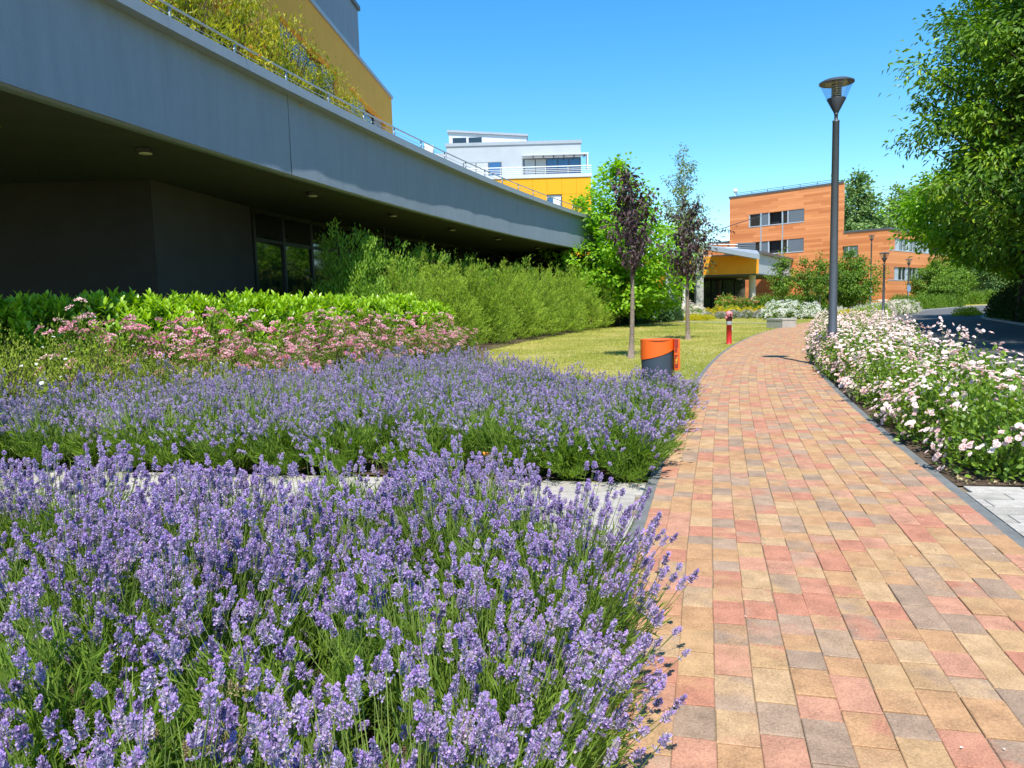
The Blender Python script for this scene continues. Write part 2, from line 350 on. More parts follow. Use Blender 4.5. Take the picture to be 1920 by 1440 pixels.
class Geo:
    """collects arrays of vertices and tri/quad faces; build() links nothing, it returns one mesh."""
    def __init__(s):
        s.v = []; s.f = []; s.n = 0; s.t = []
    def add(s, V, F, mat=0, tone=None):
        V = np.asarray(V, float).reshape(-1, 3); F = np.asarray(F, int)
        s.v.append(V); s.f.append((F + s.n, mat)); s.n += len(V)
        if tone is None: tone = np.full(len(V), 0.5)
        elif np.isscalar(tone): tone = np.full(len(V), float(tone))
        s.t.append(np.asarray(tone, float))
        return s
    def build(s, name, mats, smooth=False):
        me = bpy.data.meshes.new(name)
        V = np.concatenate(s.v)
        me.vertices.add(len(V)); me.vertices.foreach_set('co', V.astype(np.float32).ravel())
        li = np.concatenate([f.ravel() for f, _ in s.f]).astype(np.int32)
        tot = np.concatenate([np.full(len(f), f.shape[1]) for f, _ in s.f]).astype(np.int32)
        st = np.concatenate([[0], np.cumsum(tot)[:-1]]).astype(np.int32)
        mi = np.concatenate([np.full(len(f), m) for f, m in s.f]).astype(np.int32)
        me.loops.add(len(li)); me.loops.foreach_set('vertex_index', li)
        me.polygons.add(len(tot)); me.polygons.foreach_set('loop_start', st); me.polygons.foreach_set('loop_total', tot)
        me.polygons.foreach_set('material_index', mi)
        me.polygons.foreach_set('use_smooth', np.full(len(tot), smooth))
        at = me.attributes.new('tone', 'FLOAT', 'POINT'); at.data.foreach_set('value', np.concatenate(s.t).astype(np.float32))
        me.update(); me.validate()
        for k in (mats if isinstance(mats, (list, tuple)) else [mats]):
            me.materials.append(MATS[k])
        return me
    # ---- solids
    def box(s, c, d, mat=0, ax=None, tone=None):
        """centre c, size d; ax: optional unit vector in the ground plane for the local x axis."""
        hx, hy, hz = d[0] / 2, d[1] / 2, d[2] / 2
        p = np.array([(-hx, -hy, -hz), (hx, -hy, -hz), (hx, hy, -hz), (-hx, hy, -hz), (-hx, -hy, hz), (hx, -hy, hz), (hx, hy, hz), (-hx, hy, hz)])
        if ax is not None:
            ux, uy = ax; p = np.stack([p[:, 0] * ux - p[:, 1] * uy, p[:, 0] * uy + p[:, 1] * ux, p[:, 2]], 1)
        return s.add(p + np.array(c), [(0, 3, 2, 1), (4, 5, 6, 7), (0, 1, 5, 4), (1, 2, 6, 5), (2, 3, 7, 6), (3, 0, 4, 7)], mat, tone)
    def prism(s, poly, z0, z1, mat=0):
        """convex or simple outline (counter-clockwise) extruded from z0 to z1 (scalars or per-corner lists)."""
        n = len(poly)
        a = np.array([(x, y, (z0[i] if hasattr(z0, '__len__') else z0)) for i, (x, y) in enumerate(poly)])
        b = np.array([(x, y, (z1[i] if hasattr(z1, '__len__') else z1)) for i, (x, y) in enumerate(poly)])
        base = s.n
        s.add(np.concatenate([a, b]), [(i, (i + 1) % n, n + (i + 1) % n, n + i) for i in range(n)], mat)
        s.f.append((np.array([list(range(base + n, base + 2 * n))]), mat))
        s.f.append((np.array([list(range(base + n - 1, base - 1, -1))]), mat))
        return s
    def tube(s, pts, rad, sides=8, mat=0, cap=True, tone=None):
        P = np.asarray(pts, float); K = len(P)
        R = np.full(K, rad) if np.isscalar(rad) else np.asarray(rad, float)
        T = unit(np.gradient(P, axis=0))
        ref = np.array([0.0, 0, 1]) if abs(T[:, 2]).mean() < 0.8 else np.array([1.0, 0.02, 0])
        A = unit(np.cross(T, ref)); B = np.cross(T, A)
        th = np.arange(sides) / sides * 2 * np.pi
        V = P[:, None] + R[:, None, None] * (np.cos(th)[None, :, None] * A[:, None] + np.sin(th)[None, :, None] * B[:, None])
        F = [(k * sides + j, k * sides + (j + 1) % sides, (k + 1) * sides + (j + 1) % sides, (k + 1) * sides + j) for k in range(K - 1) for j in range(sides)]
        base = s.n
        s.add(V.reshape(-1, 3), F, mat, tone)
        if cap:
            s.f.append((np.array([[base + j for j in range(sides)]]), mat))
            s.f.append((np.array([[base + (K - 1) * sides + j for j in range(sides - 1, -1, -1)]]), mat))
        return s
    def lathe(s, prof, c=(0, 0, 0), sides=24, mat=0, ax=None):
        return s.tube([(c[0], c[1], c[2] + z) for r_, z in prof], [max(r_, 1e-4) for r_, z in prof], sides, mat)
    def tubes(s, P, R, sides=4, mat=0, tone=None):
        """many polylines at once: P (n,K,3), R (n,K)."""
        n, K, _ = P.shape
        T = unit(np.gradient(P, axis=1))
        ref = np.array([0.31, 0.22, 0.1]); A = unit(np.cross(T, ref)); B = np.cross(T, A)
        th = np.arange(sides) / sides * 2 * np.pi
        V = P[:, :, None] + R[:, :, None, None] * (np.cos(th)[None, None, :, None] * A[:, :, None] + np.sin(th)[None, None, :, None] * B[:, :, None])
        base = np.arange(n)[:, None, None] * K * sides
        k = np.arange(K - 1)[None, :, None] * sides; j = np.arange(sides)[None, None, :]; j2 = (j + 1) % sides
        F = np.stack([base + k + j, base + k + j2, base + k + sides + j2, base + k + sides + j], -1).reshape(-1, 4)
        tn = None if tone is None else np.repeat(tone, K * sides)
        return s.add(V.reshape(-1, 3), F, mat, tn)
    # ---- leaves
    def leaves(s, P, D, Nn, L_, W, mat=0, tone=None, shape='d', fold=0.12, droop=0.0):
        """one small leaf per row: base P, direction D, rough normal Nn."""
        n = len(P)
        L_ = np.broadcast_to(np.asarray(L_, float), (n,))[:, None]; W = np.broadcast_to(np.asarray(W, float), (n,))[:, None]
        D = unit(D); S = unit(np.cross(D, Nn)); U = np.cross(S, D)
        if tone is None: tone = np.full(n, 0.5)
        if shape == 'd':
            V = np.stack([P, P + D * L_ * 0.45 + S * W * 0.5 + U * W * fold, P + D * L_ - U * L_ * droop, P + D * L_ * 0.45 - S * W * 0.5 + U * W * fold], 1)
            b = np.arange(n)[:, None] * 4
            F = np.concatenate([b + np.array([[0, 1, 2]]), b + np.array([[0, 2, 3]])])
            s.add(V.reshape(-1, 3), F, mat, np.repeat(tone, 4))
        elif shape == 'q':     # short broad petal
            V = np.stack([P - S * W * 0.25, P + S * W * 0.25, P + D * L_ * 0.85 + S * W * 0.5 + U * W * fold, P + D * L_ - U * L_ * droop, P + D * L_ * 0.85 - S * W * 0.5 + U * W * fold], 1)
            b = np.arange(n)[:, None] * 5
            F = np.concatenate([b + np.array([[0, 1, 2]]), b + np.array([[0, 2, 4]]), b + np.array([[2, 3, 4]])])
            s.add(V.reshape(-1, 3), F, mat, np.repeat(tone, 5))
        else:                  # long leaf with a midrib fold and a drooping tip
            m1 = P + D * L_ * 0.35 - U * L_ * droop * 0.1; m2 = P + D * L_ * 0.7 - U * L_ * droop * 0.45
            tip = P + D * L_ - U * L_ * droop
            V = np.stack([P, m1, m2, tip, m1 + S * W * 0.46 + U * W * fold, m2 + S * W * 0.42 + U * W * fold, m1 - S * W * 0.46 + U * W * fold, m2 - S * W * 0.42 + U * W * fold], 1)
            b = np.arange(n)[:, None] * 8
            F = np.concatenate([b + np.array([q]) for q in ([0, 4, 1], [1, 4, 5], [1, 5, 2], [2, 5, 3], [0, 1, 6], [1, 7, 6], [1, 2, 7], [2, 3, 7])])
            s.add(V.reshape(-1, 3), F, mat, np.repeat(tone, 8))
        return s

def rdirs(rng, n):
    return unit(rng.normal(size=(n, 3)))

def quick(name, mat, fn, parent=None, kind=None, smooth=False):
    g = Geo(); fn(g)
    return obj(name, g.build(name, mat, smooth), parent, kind)
def box_part(name, mat, c, d, parent, ax=None):
    return obj(name, Geo().box(c, d, 0, ax).build(name, mat), parent)

def sheet(name, mat, poly, z, kind='structure'):
    bm = bmesh.new()
    f = bm.faces.new([bm.verts.new((x, y, z)) for x, y in poly])
    if f.normal.z < 0: f.normal_flip()
    bm.normal_update()
    if f.normal.z < 0: f.normal_flip()
    bmesh.ops.triangulate(bm, faces=[f])
    me = bpy.data.meshes.new(name); bm.to_mesh(me); bm.free()
    me.materials.append(MATS[mat])
    return obj(name, me, None, kind)

# ------------------------------------------------------------------ plan of the place (metres, camera at 0,0)
PLPTS = np.array([(0.69, 4.25), (0.83, 4.75), (1.22, 6.11), (1.70, 7.87), (3.00, 12.3), (5.21, 18.85), (7.77, 25.47), (11.86, 34.42), (15.02, 40.27)])
PC = np.polyfit(PLPTS[:, 1], PLPTS[:, 0], 3)
def path_left(y):
    y = np.asarray(y, float); yc = np.clip(y, 3, 42)
    return np.polyval(PC, yc) + np.polyval(np.polyder(PC), yc) * (y - yc)
PATH_W = 2.16
YS = np.linspace(-4, 58, 1241)
XS = path_left(YS)
TX = np.gradient(XS, YS); nn = np.sqrt(1 + TX ** 2)
NX, NY = 1 / nn, -TX / nn                  # to the right of the path
def path_off(y, off):
    return np.interp(y, YS, XS + NX * off), np.interp(y, YS, YS + NY * off)
def path_line(off, y0, y1, n=80):
    ys = np.linspace(y0, y1, n)
    return [tuple(map(float, path_off(y, off))) for y in ys]
RDPTS = np.array([(0.5, -8), (2.3, -2), (4.9, 5), (6.7, 10), (8.3, 14), (10.5, 20), (14.5, 30), (22.5, 47.6), (35.4, 66.9), (52, 84.6), (75, 104)])
def smooth_line(P, n=160):
    t = np.concatenate([[0], np.cumsum(np.linalg.norm(np.diff(P, axis=0), axis=1))])
    k = np.linspace(0, t[-1], n); q = np.stack([np.interp(k, t, P[:, 0]), np.interp(k, t, P[:, 1])], 1)
    for _ in range(10): q[1:-1] = (q[:-2] + 2 * q[1:-1] + q[2:]) / 4
    return q
RL = smooth_line(RDPTS)
rt = unit(np.gradient(RL, axis=0)); RN = np.stack([rt[:, 1], -rt[:, 0]], 1)
def road_left(y): return float(np.interp(y, RL[:, 1], RL[:, 0]))
FCPTS = np.array([(-7.25, 11.17), (-6.6, 13.85), (-6.0, 16.28), (-5.2, 18.99), (-4.09, 23.35), (-2.44, 28.72), (-0.44, 35.04), (3.2, 43.6)])
FC = np.polyfit(FCPTS[:, 1], FCPTS[:, 0], 2)
FY = np.linspace(1, 52, 400); FX = np.polyval(FC, FY); ft = np.polyval(np.polyder(FC), FY); fn_ = np.sqrt(1 + ft ** 2)
FNX, FNY = 1 / fn_, -ft / fn_
FS = np.concatenate([[0], np.cumsum(np.hypot(np.diff(FX), np.diff(FY)))])
def fac(y, off=0.0):
    """point on the curved facade line, off metres in front of it."""
    return float(np.interp(y, FY, FX + FNX * off)), float(np.interp(y, FY, FY + FNY * off))
def fac_line(off, y0, y1, n): return [fac(y, off) for y in np.linspace(y0, y1, n)]

def strip(name, mat, A, B, z, kind='structure', thick=0.0):
    g = Geo(); n = len(A)
    V = [(x, y, z) for x, y in A] + [(x, y, z) for x, y in B]
    g.add(V, [(i, n + i, n + i + 1, i + 1) for i in range(n - 1)])
    if thick:
        g2 = [(x, y, z - thick) for x, y in A] + [(x, y, z - thick) for x, y in B]
        g.add(V[:n] + g2[:n], [(i, i + 1, n + i + 1, n + i) for i in range(n - 1)])
        g.add(V[n:] + g2[n:], [(i + 1, i, n + i, n + i + 1) for i in range(n - 1)])
    return obj(name, g.build(name, mat), None, kind)

# ------------------------------------------------------------------ ground, road, path
sheet('ground', 'lawn', [(-400, -200), (500, -200), (500, 700), (-400, 700)], 0.0)
strip('road', 'asphalt', [tuple(p) for p in RL], [tuple(p) for p in RL + RN * 6.2], 0.006)
for nm, o0, o1 in (('road_kerb', -0.16, 0.0), ('road_kerb', 6.2, 6.36)):
    strip(nm, 'road_kerb', [tuple(p) for p in RL + RN * o0], [tuple(p) for p in RL + RN * o1], 0.10, thick=0.12)
brick_path = strip('brick_path', 'joint_sand', path_line(0, -3.5, 57, 140), path_line(PATH_W, -3.5, 57, 140), 0.029)
for o0, o1 in ((-0.085, 0.0), (PATH_W, PATH_W + 0.085)):
    strip('path_kerb', 'kerb_stone', path_line(o0, -3.5, 57, 140), path_line(o1, -3.5, 57, 140), 0.028, thick=0.05)

def paver_mesh(name, lx, ly, mat, h=0.028, bev=0.004):
    a, b = lx / 2, ly / 2; c, d = a - bev, b - bev
    V = [(-a, -b, 0), (a, -b, 0), (a, b, 0), (-a, b, 0), (-a, -b, h - bev), (a, -b, h - bev), (a, b, h - bev), (-a, b, h - bev), (-c, -d, h), (c, -d, h), (c, d, h), (-c, d, h)]
    F = [(0, 1, 5, 4), (1, 2, 6, 5), (2, 3, 7, 6), (3, 0, 4, 7), (4, 5, 9, 8), (5, 6, 10, 9), (6, 7, 11, 10), (7, 4, 8, 11), (8, 9, 10, 11)]
    return np.array(V), np.array(F)

rng = np.random.default_rng(7)
rows = 15; RWID = PATH_W / rows
bricks = []
for k in range(rows):
    off = (k + 0.5) * RWID
    cx, cy = XS + NX * off, YS + NY * off
    sl = np.concatenate([[0], np.cumsum(np.hypot(np.diff(cx), np.diff(cy)))])
    s0 = rng.uniform(0, 0.2)
    while s0 < sl[-1] - 0.5:
        ln = [0.214, 0.214, 0.214, 0.160, 0.268][rng.integers(5)]
        sm_ = s0 + ln / 2
        x, y = np.interp(sm_, sl, cx), np.interp(sm_, sl, cy)
        tx = np.interp(sm_, sl, TX)
        lj = rng.normal(0, 0.0016)
        bricks.append((float(x) + lj, float(y) + lj * 0.2, math.atan2(-tx, 1.0), ln, rng.random(), rng.random(), (rng.random() < 0.65) * rng.uniform(0.3, 0.95), rng.normal(0, 0.0012)))
        s0 += ln
def in_view(x, y):
    return y > 1.7 and abs(x / y) < 0.76
bricks.sort(key=lambda q: (0 if in_view(q[0], q[1]) else 1, q[0] ** 2 + q[1] ** 2))
bmesh_cache = {}
for i, (x, y, a, ln, t1, t2, bl, dz) in enumerate(bricks[:300]):
    if ln not in bmesh_cache:
        V, F = paver_mesh('brick', RWID - 0.0022, ln - 0.0075, 'brick', bev=0.0028)
        bmesh_cache[ln] = Geo().add(V, F).build('brick', 'brick')
    o = obj('brick', bmesh_cache[ln], brick_path, None, (x, y, 0.008 + dz), (rng.normal(0, 0.004), rng.normal(0, 0.003), a + rng.normal(0, 0.006)))
    o.color = (t1, t2, bl, 1)
g = Geo(); stone = []
for x, y, a, ln, t1, t2, bl, dz in bricks[300:]:
    V, F = paver_mesh('brick', RWID - 0.0022, ln - 0.0075, 'brick', bev=0.0028)
    c, s_ = math.cos(a), math.sin(a)
    V = np.stack([V[:, 0] * c - V[:, 1] * s_ + x, V[:, 0] * s_ + V[:, 1] * c + y, V[:, 2] + 0.008 + dz], 1)
    g.add(V, F); stone.append(np.tile((t1, t2, bl, 1.0), (12, 1)))
me = g.build('brick_paving', 'brick_far')
ca = me.color_attributes.new('stone', 'FLOAT_COLOR', 'POINT'); ca.data.foreach_set('color', np.concatenate(stone).astype(np.float32).ravel())
obj('brick_paving', me, brick_path, 'stuff')

# pale cross path on both sides of the brick path
def clip_poly(sub, clip):
    """keep the part of a convex outline inside a counter-clockwise convex one."""
    out = list(sub)
    for i in range(len(clip)):
        (ax_, ay_), (bx_, by_) = clip[i], clip[(i + 1) % len(clip)]
        side = lambda p: (bx_ - ax_) * (p[1] - ay_) - (by_ - ay_) * (p[0] - ax_)
        inp, out = out, []
        for k in range(len(inp)):
            p, q = inp[k], inp[(k + 1) % len(inp)]; sp_, sq_ = side(p), side(q)
            if sp_ >= 0: out.append(p)
            if (sp_ >= 0) != (sq_ >= 0):
                t = sp_ / (sp_ - sq_); out.append((p[0] + t * (q[0] - p[0]), p[1] + t * (q[1] - p[1])))
        if len(out) < 3: return []
    return out
def cross_path(poly, origin, ang, nu, nv, lu, lv):
    area = sum(poly[i][0] * poly[(i + 1) % len(poly)][1] - poly[(i + 1) % len(poly)][0] * poly[i][1] for i in range(len(poly)))
    if area < 0: poly = poly[::-1]
    base = sheet('cross_path', 'joint_sand', poly, 0.010)
    V, F = paver_mesh('paver', lu - 0.010, lv - 0.010, 'pale_paver', h=0.024)
    me_ = Geo().add(V, F).build('paver', 'pale_paver')
    ca_, sa_ = math.cos(ang), math.sin(ang)
    for v in range(nv):
        for u in range(nu):
            uu = (u + 0.5 + (0.5 if v % 2 else 0)) * lu; vv = (v + 0.5) * lv
            x, y = origin[0] + uu * ca_ - vv * sa_, origin[1] + uu * sa_ + vv * ca_
            a_, b_ = lu / 2 - 0.005, lv / 2 - 0.005
            rect = [(x + du * ca_ - dv_ * sa_, y + du * sa_ + dv_ * ca_) for du, dv_ in ((-a_, -b_), (a_, -b_), (a_, b_), (-a_, b_))]
            cl = clip_poly(rect, poly)
            if len(cl) < 3: continue
            ar = abs(sum(cl[i][0] * cl[(i + 1) % len(cl)][1] - cl[(i + 1) % len(cl)][0] * cl[i][1] for i in range(len(cl)))) / 2
            if ar < 0.1 * lu * lv: continue
            if ar > 0.985 * 4 * a_ * b_:
                o = obj('paver', me_, base, None, (x, y, 0.006 + rng.normal(0, 0.0008)), (0, 0, ang))
            else:
                o = obj('paver', Geo().prism([(p[0] - x, p[1] - y) for p in cl], 0, 0.024).build('paver', 'pale_paver'), base, None, (x, y, 0.006))
            o.color = (rng.random(), rng.random(), 0.5 * rng.random(), 1)
    return base
dirc = math.atan2(7.32 - 5.99, -5.12 - 1.15) + math.pi      # cross path runs left, slightly away from the camera
XL = lambda y, off=-0.09: path_off(y, off)
b1, b0 = XL(6.0), XL(4.05)
cross_path([(b0[0], b0[1]), (b1[0], b1[1]), (-8.2, 7.98), (-8.5, 6.34)], (-8.75, 6.25), dirc, 27, 12, 0.40, 0.20)
r1, r0 = path_off(6.25, PATH_W + 0.09), path_off(4.1, PATH_W + 0.09)
cross_path([(r0[0], r0[1]), (road_left(4.0) - 0.18, 3.62), (road_left(5.5) - 0.18, 5.50), (r1[0], r1[1])], (r0[0] - 0.35, r0[1] - 0.35), -0.22, 9, 13, 0.40, 0.20)
# narrow pale path across the far lawn
strip('far_path', 'road_kerb', [(11.4, 58.5), (13.4, 52.0), (15.6, 45.6)], [(12.5, 58.7), (14.4, 52.3), (16.4, 46.0)], 0.008)

# planting beds (bare soil, slightly raised)
def bed(poly, z=0.02): return sheet('planting_bed', 'soil', poly, z)
fb = XL(3.95)
bed([(-6.5, -1.0), tuple(map(float, XL(-1.0))), tuple(map(float, XL(1.5))), tuple(map(float, XL(3.0))), (fb[0], fb[1]), (-5.6, 5.68), (-8.5, 6.3)])
rb = [tuple(map(float, XL(y))) for y in (6.1, 8, 10, 11.6)]
bed(rb + [(1.4, 12.2), (0.2, 13.6), (-0.9, 16.5), (-0.7, 21.0), (-0.9, 25.5), (1.2, 33.4), (6.2, 49.0), (5.0, 52.0), (-2.0, 44.0), (-9.0, 30.0), (-12, 19.0), (-12, 8.8), (-5.2, 7.45)])
RB = [tuple(map(float, path_off(y, PATH_W + 0.10))) for y in np.linspace(6.27, 33, 24)]
RBr = [(road_left(y) - 0.25, y) for y in np.linspace(33.5, 5.53, 24)]
bed(RB + RBr)

# ================================================================== near building with the curved terrace
ZS, ZC, ZT = 4.90, 6.80, 7.02           # soffit, underside of coping, top of coping
near = empty('terrace_building', (-8.5, 22, 0), 0, 'grey rendered building with long curved terrace edge over dark recessed windows', 'building')
def near_part(name, mat, fn, smooth=False, kind=None):
    o = quick(name, mat, fn, near, kind, smooth); o.matrix_parent_inverse = Matrix.Translation((8.5, -22, 0)); return o
def curved_wall(g, off_f, off_b, y0, y1, z0, z1, n):
    A = fac_line(off_f, y0, y1, n); B = fac_line(off_b, y0, y1, n)
    V = [(x, y, z0) for x, y in A] + [(x, y, z1) for x, y in A] + [(x, y, z0) for x, y in B] + [(x, y, z1) for x, y in B]
    F = []
    for i in range(n - 1):
        F += [(i, i + 1, n + i + 1, n + i), (2 * n + i + 1, 2 * n + i, 3 * n + i, 3 * n + i + 1), (n + i, n + i + 1, 3 * n + i + 1, 3 * n + i), (i + 1, i, 2 * n + i, 2 * n + i + 1)]
    F += [(0, n, 3 * n, 2 * n), (n - 1, 2 * n + n - 1, 3 * n + n - 1, 2 * n - 1)]
    g.add(V, F)
# the fascia is two stretches of render with an open movement joint between them; its face is very slightly wavy
def fascia(y0, y1):
    def fn(g):
        n = int((y1 - y0) * 5) + 2; ys = np.linspace(y0, y1, n); zs = np.linspace(ZS, ZC, 9)
        r_ = np.random.default_rng(int(y0 * 10)); V = []
        w = sum(a * np.sin(ys * f_ + p) for a, f_, p in zip((0.011, 0.009, 0.006, 0.004), (0.55, 1.3, 2.9, 6.1), r_.uniform(0, 6, 4)))
        for j, z in enumerate(zs):
            wz = w * (0.4 + 0.6 * math.sin(1.7 * z)) + 0.0025 * np.sin(ys * 3.3 + z * 2.2)
            for i, y in enumerate(ys):
                V.append((*fac(y, float(wz[i])), z))
        F = [(j * n + i, j * n + i + 1, (j + 1) * n + i + 1, (j + 1) * n + i) for j in range(8) for i in range(n - 1)]
        g.add(V, F)
        curved_wall(g, -0.04, -0.35, y0, y1, ZS, ZC, n)
    near_part('fascia', 'stucco', fn, True)
fascia(2.0, 18.99); fascia(19.01, 50.0)
s_tot = np.interp(50.0, FY, FS); s_a = np.interp(2.0, FY, FS)
ss = np.arange(s_a, s_tot, 1.42)
for i in range(len(ss) - 1):
    ya, yb = np.interp(ss[i], FS, FY), np.interp(ss[i + 1] - 0.008, FS, FY)
    near_part('coping_panel', 'coping_metal', lambda g: curved_wall(g, 0.265, -0.40, ya, yb, ZC, ZT, 4))
def slab(g):
    A = fac_line(-0.36, 2.0, 50.0, 60)
    g.prism(A + [(-3, 52), (-24, 52), (-24, 2)], ZS + 0.02, ZS + 0.42)
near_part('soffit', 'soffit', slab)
near_part('terrace_floor', 'concrete', lambda g: g.prism(fac_line(-0.37, 2.0, 50.0, 60) + [(-3, 52), (-24, 52), (-24, 2)], 6.40, 6.60))
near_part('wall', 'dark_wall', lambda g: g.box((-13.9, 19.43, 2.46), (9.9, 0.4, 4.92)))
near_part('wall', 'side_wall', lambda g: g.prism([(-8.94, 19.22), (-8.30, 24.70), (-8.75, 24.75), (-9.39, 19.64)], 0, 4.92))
# window wall: panes and mullions along a line 3.3 m behind the fascia
gy = [24.72]
while gy[-1] < 50: gy.append(gy[-1] + 1.95)
gpt = [(-8.30, 24.70)] + [(float(np.interp(y, [24.7, 26.79, 28.74, 36, 44, 52], [-8.30, -7.91, -7.43, -5.2, -2.0, 1.9])), y) for y in gy[1:]]
for i in range(len(gpt) - 1):
    a, b_ = np.array(gpt[i]), np.array(gpt[i + 1]); d = b_ - a; ln = np.hypot(*d); ax = tuple(d / ln); mid = (a + b_) / 2
    for z0, z1 in ((0.25, 3.85), (3.97, 4.78)):
        near_part('pane', 'pane', lambda g: g.box((*mid, (z0 + z1) / 2), (ln - 0.14, 0.02, z1 - z0), ax=ax))
    near_part('mullion', 'frame_dark', lambda g: g.box((*a, 2.46), (0.13, 0.16, 4.90), ax=ax))
    near_part('transom', 'frame_dark', lambda g: g.box((*mid, 3.91), (ln - 0.13, 0.12, 0.11), ax=ax))
    near_part('window_head', 'frame_dark', lambda g: g.box((*mid, 4.85), (ln - 0.13, 0.14, 0.13), ax=ax))
    near_part('window_sill', 'frame_dark', lambda g: g.box((*mid, 0.125), (ln - 0.13, 0.14, 0.24), ax=ax))
near_part('interior_wall', 'interior', lambda g: g.prism([(-14, 25), (-2.5, 52), (-3.2, 52), (-14.5, 25)], 0, 4.9))
near_part('end_wall', 'dark_wall', lambda g: g.prism([(-3.4, 52.0), (3.9, 48.6), (4.1, 48.95), (-3.2, 52.4)], 0, 4.91))
near_part('end_pier', 'white_paint', lambda g: g.box((3.72, 48.2, 2.45), (0.35, 0.35, 4.9)))

# recessed round lamps under the soffit
for i, (x, y) in enumerate([(-7.37, 15.72), (-5.59, 21.99), (-4.08, 27.2), (-2.38, 32.62), (-0.49, 37.74), (1.72, 44.24)]):
    e = empty('ceiling_lamp', (x, y, ZS + 0.02), 0, ['round ceiling lamp under the terrace, nearest and largest of the row', 'second round ceiling lamp from the left under the terrace soffit',
        'third round ceiling lamp from the left under the terrace soffit', 'fourth round ceiling lamp from the left under the terrace soffit',
        'fifth round ceiling lamp from the left under the terrace soffit', 'farthest round ceiling lamp at the right end of the soffit'][i], 'ceiling lamp', 'lamps under the terrace soffit')
    quick('lamp_ring', 'lamp_dark', lambda g: g.lathe([(0.15, 0.0), (0.17, -0.02), (0.17, -0.09), (0.135, -0.10)], sides=28), e, smooth=False)
    quick('diffuser', 'bulb', lambda g: g.lathe([(0.13, -0.095), (0.125, -0.115), (0.06, -0.125), (0.001, -0.127)], sides=28), e, smooth=True)

# steel railing on the coping
rail = empty('terrace_railing', (*fac(20, -0.12), ZT), 0, 'thin stainless railing with slim posts along the curved terrace edge', 'railing')
def rail_part(name, fn):
    o = quick(name, 'steel', fn, rail, None, True); x, y = fac(20, -0.12); o.matrix_parent_inverse = Matrix.Translation((-x, -y, -ZT))
RH = 0.44
rail_part('top_rail', lambda g: g.tube([(*fac(y, -0.12), ZT + RH) for y in np.linspace(2.3, 49.5, 90)], 0.026, 8))
for z in (0.14, 0.28):
    rail_part('wire', lambda g: g.tube([(*fac(y, -0.12), ZT + z) for y in np.linspace(2.3, 49.5, 90)], 0.008, 5))
y = 15.1 - 6 * 2.045
while y < 49.5:
    p = fac(y, -0.12); tx, ty = np.interp(y, FY, ft), 1.0; l_ = math.hypot(tx, ty)
    rail_part('post', lambda g: g.box((*p, ZT + RH / 2 - 0.01), (0.075, 0.022, RH - 0.02), ax=(tx / l_, ty / l_)))
    y += 2.045

# small white notice board with print standing behind the railing
nb_ = empty('notice_board', (-2.85, 28.5, 6.6), 0.35, 'small white printed notice board standing behind the terrace railing', 'notice board')
quick('panel', 'white_paint', lambda g: g.prism([(-0.16, -0.02), (0.19, -0.02), (0.19, 0.02), (-0.16, 0.02)], 0.05, [1.02, 0.92, 0.92, 1.02]), nb_)
quick('panel', 'white_paint', lambda g: g.prism([(-0.48, 0.08), (-0.20, 0.03), (-0.20, 0.06), (-0.48, 0.11)], 0.05, 0.80), nb_)
quick('post', 'steel', lambda g: g.box((-0.18, 0.02, 0.45), (0.035, 0.035, 0.9)), nb_)
quick('print', 'letter_pink', lambda g: [g.box((-0.06 + 0.1 * k, -0.023, 0.62 - 0.05 * (k % 2)), (0.05, 0.003, 0.08)) for k in range(3)], nb_)
quick('print', 'letter_green', lambda g: [g.box((-0.40 + 0.06 * k, 0.062 - 0.011 * k, 0.70), (0.035, 0.003, 0.07)) for k in range(3)], nb_)

# ================================================================== orange upper storey on the terrace
up = empty('orange_upper_storey', (-6.2, 28, 6.6), 0, 'orange panelled upper storey with grey block on top behind terrace shrubs', 'building')
UA, UB = np.array([-5.58, 38.32]), np.array([-6.43, 26.52]); ud = unit(UB - UA)      # wall runs from the far corner towards the camera
un = np.array([-ud[1], ud[0]]);  un = un if un[0] > 0 else -un
def up_pt(d, off=0.0): return UA + ud * d + un * off
def up_box(name, mat, d0, d1, z0, z1, o0, o1, parent=None):
    c = up_pt((d0 + d1) / 2, (o0 + o1) / 2)
    o = box_part(name, mat, (*c, (z0 + z1) / 2), (abs(d1 - d0), abs(o1 - o0), z1 - z0), parent or up, tuple(ud))
    if parent is None: o.matrix_parent_inverse = Matrix.Translation((6.2, -28, -6.6))
    return o
up_box('wall', 'interior', 0.05, 22, 6.6, 11.85, -5.2, -0.30)
def up_panels(d0, d1, z0, z1, w=1.18):
    n = max(1, round((d1 - d0) / w)); st = (d1 - d0) / n
    for i in range(n): up_box('panel', 'amber_panel', d0 + i * st + 0.006, d0 + (i + 1) * st - 0.006, z0, z1, -0.29, 0.0)
up_panels(0.0, 22.0, 10.38, 11.86)
up_panels(0.0, 1.54, 6.6, 10.37); up_panels(7.55, 9.1, 6.6, 10.37); up_panels(15.0, 22.0, 6.6, 10.37)
for d0, d1 in ((1.54, 7.55), (9.1, 15.0)):
    n = 4; st = (d1 - d0) / n
    for i in range(n):
        a, c = d0 + i * st, d0 + (i + 1) * st
        W_ = up_box('pane', 'pane', a + 0.05, c - 0.05, 7.4, 10.30, -0.26, -0.24)
        up_box('window_frame', 'frame_dark', a - 0.05, a + 0.05, 7.3, 10.36, -0.27, -0.20)
        if i != 1:
            for zz in np.arange(8.1, 10.3, 0.11): up_box('blind_slat', 'blind', a + 0.09, c - 0.09, zz, zz + 0.07, -0.20, -0.18, W_)
    up_box('parapet', 'amber_panel', d0 + 0.003, d1 - 0.003, 6.6, 7.3, -0.29, 0.0)
up_box('coping', 'coping_metal', -0.06, 22.0, 11.87, 12.02, -0.40, 0.07)
up_box('wall', 'stucco', 5.3, 22.0, 12.03, 14.10, -4.6, -0.12)
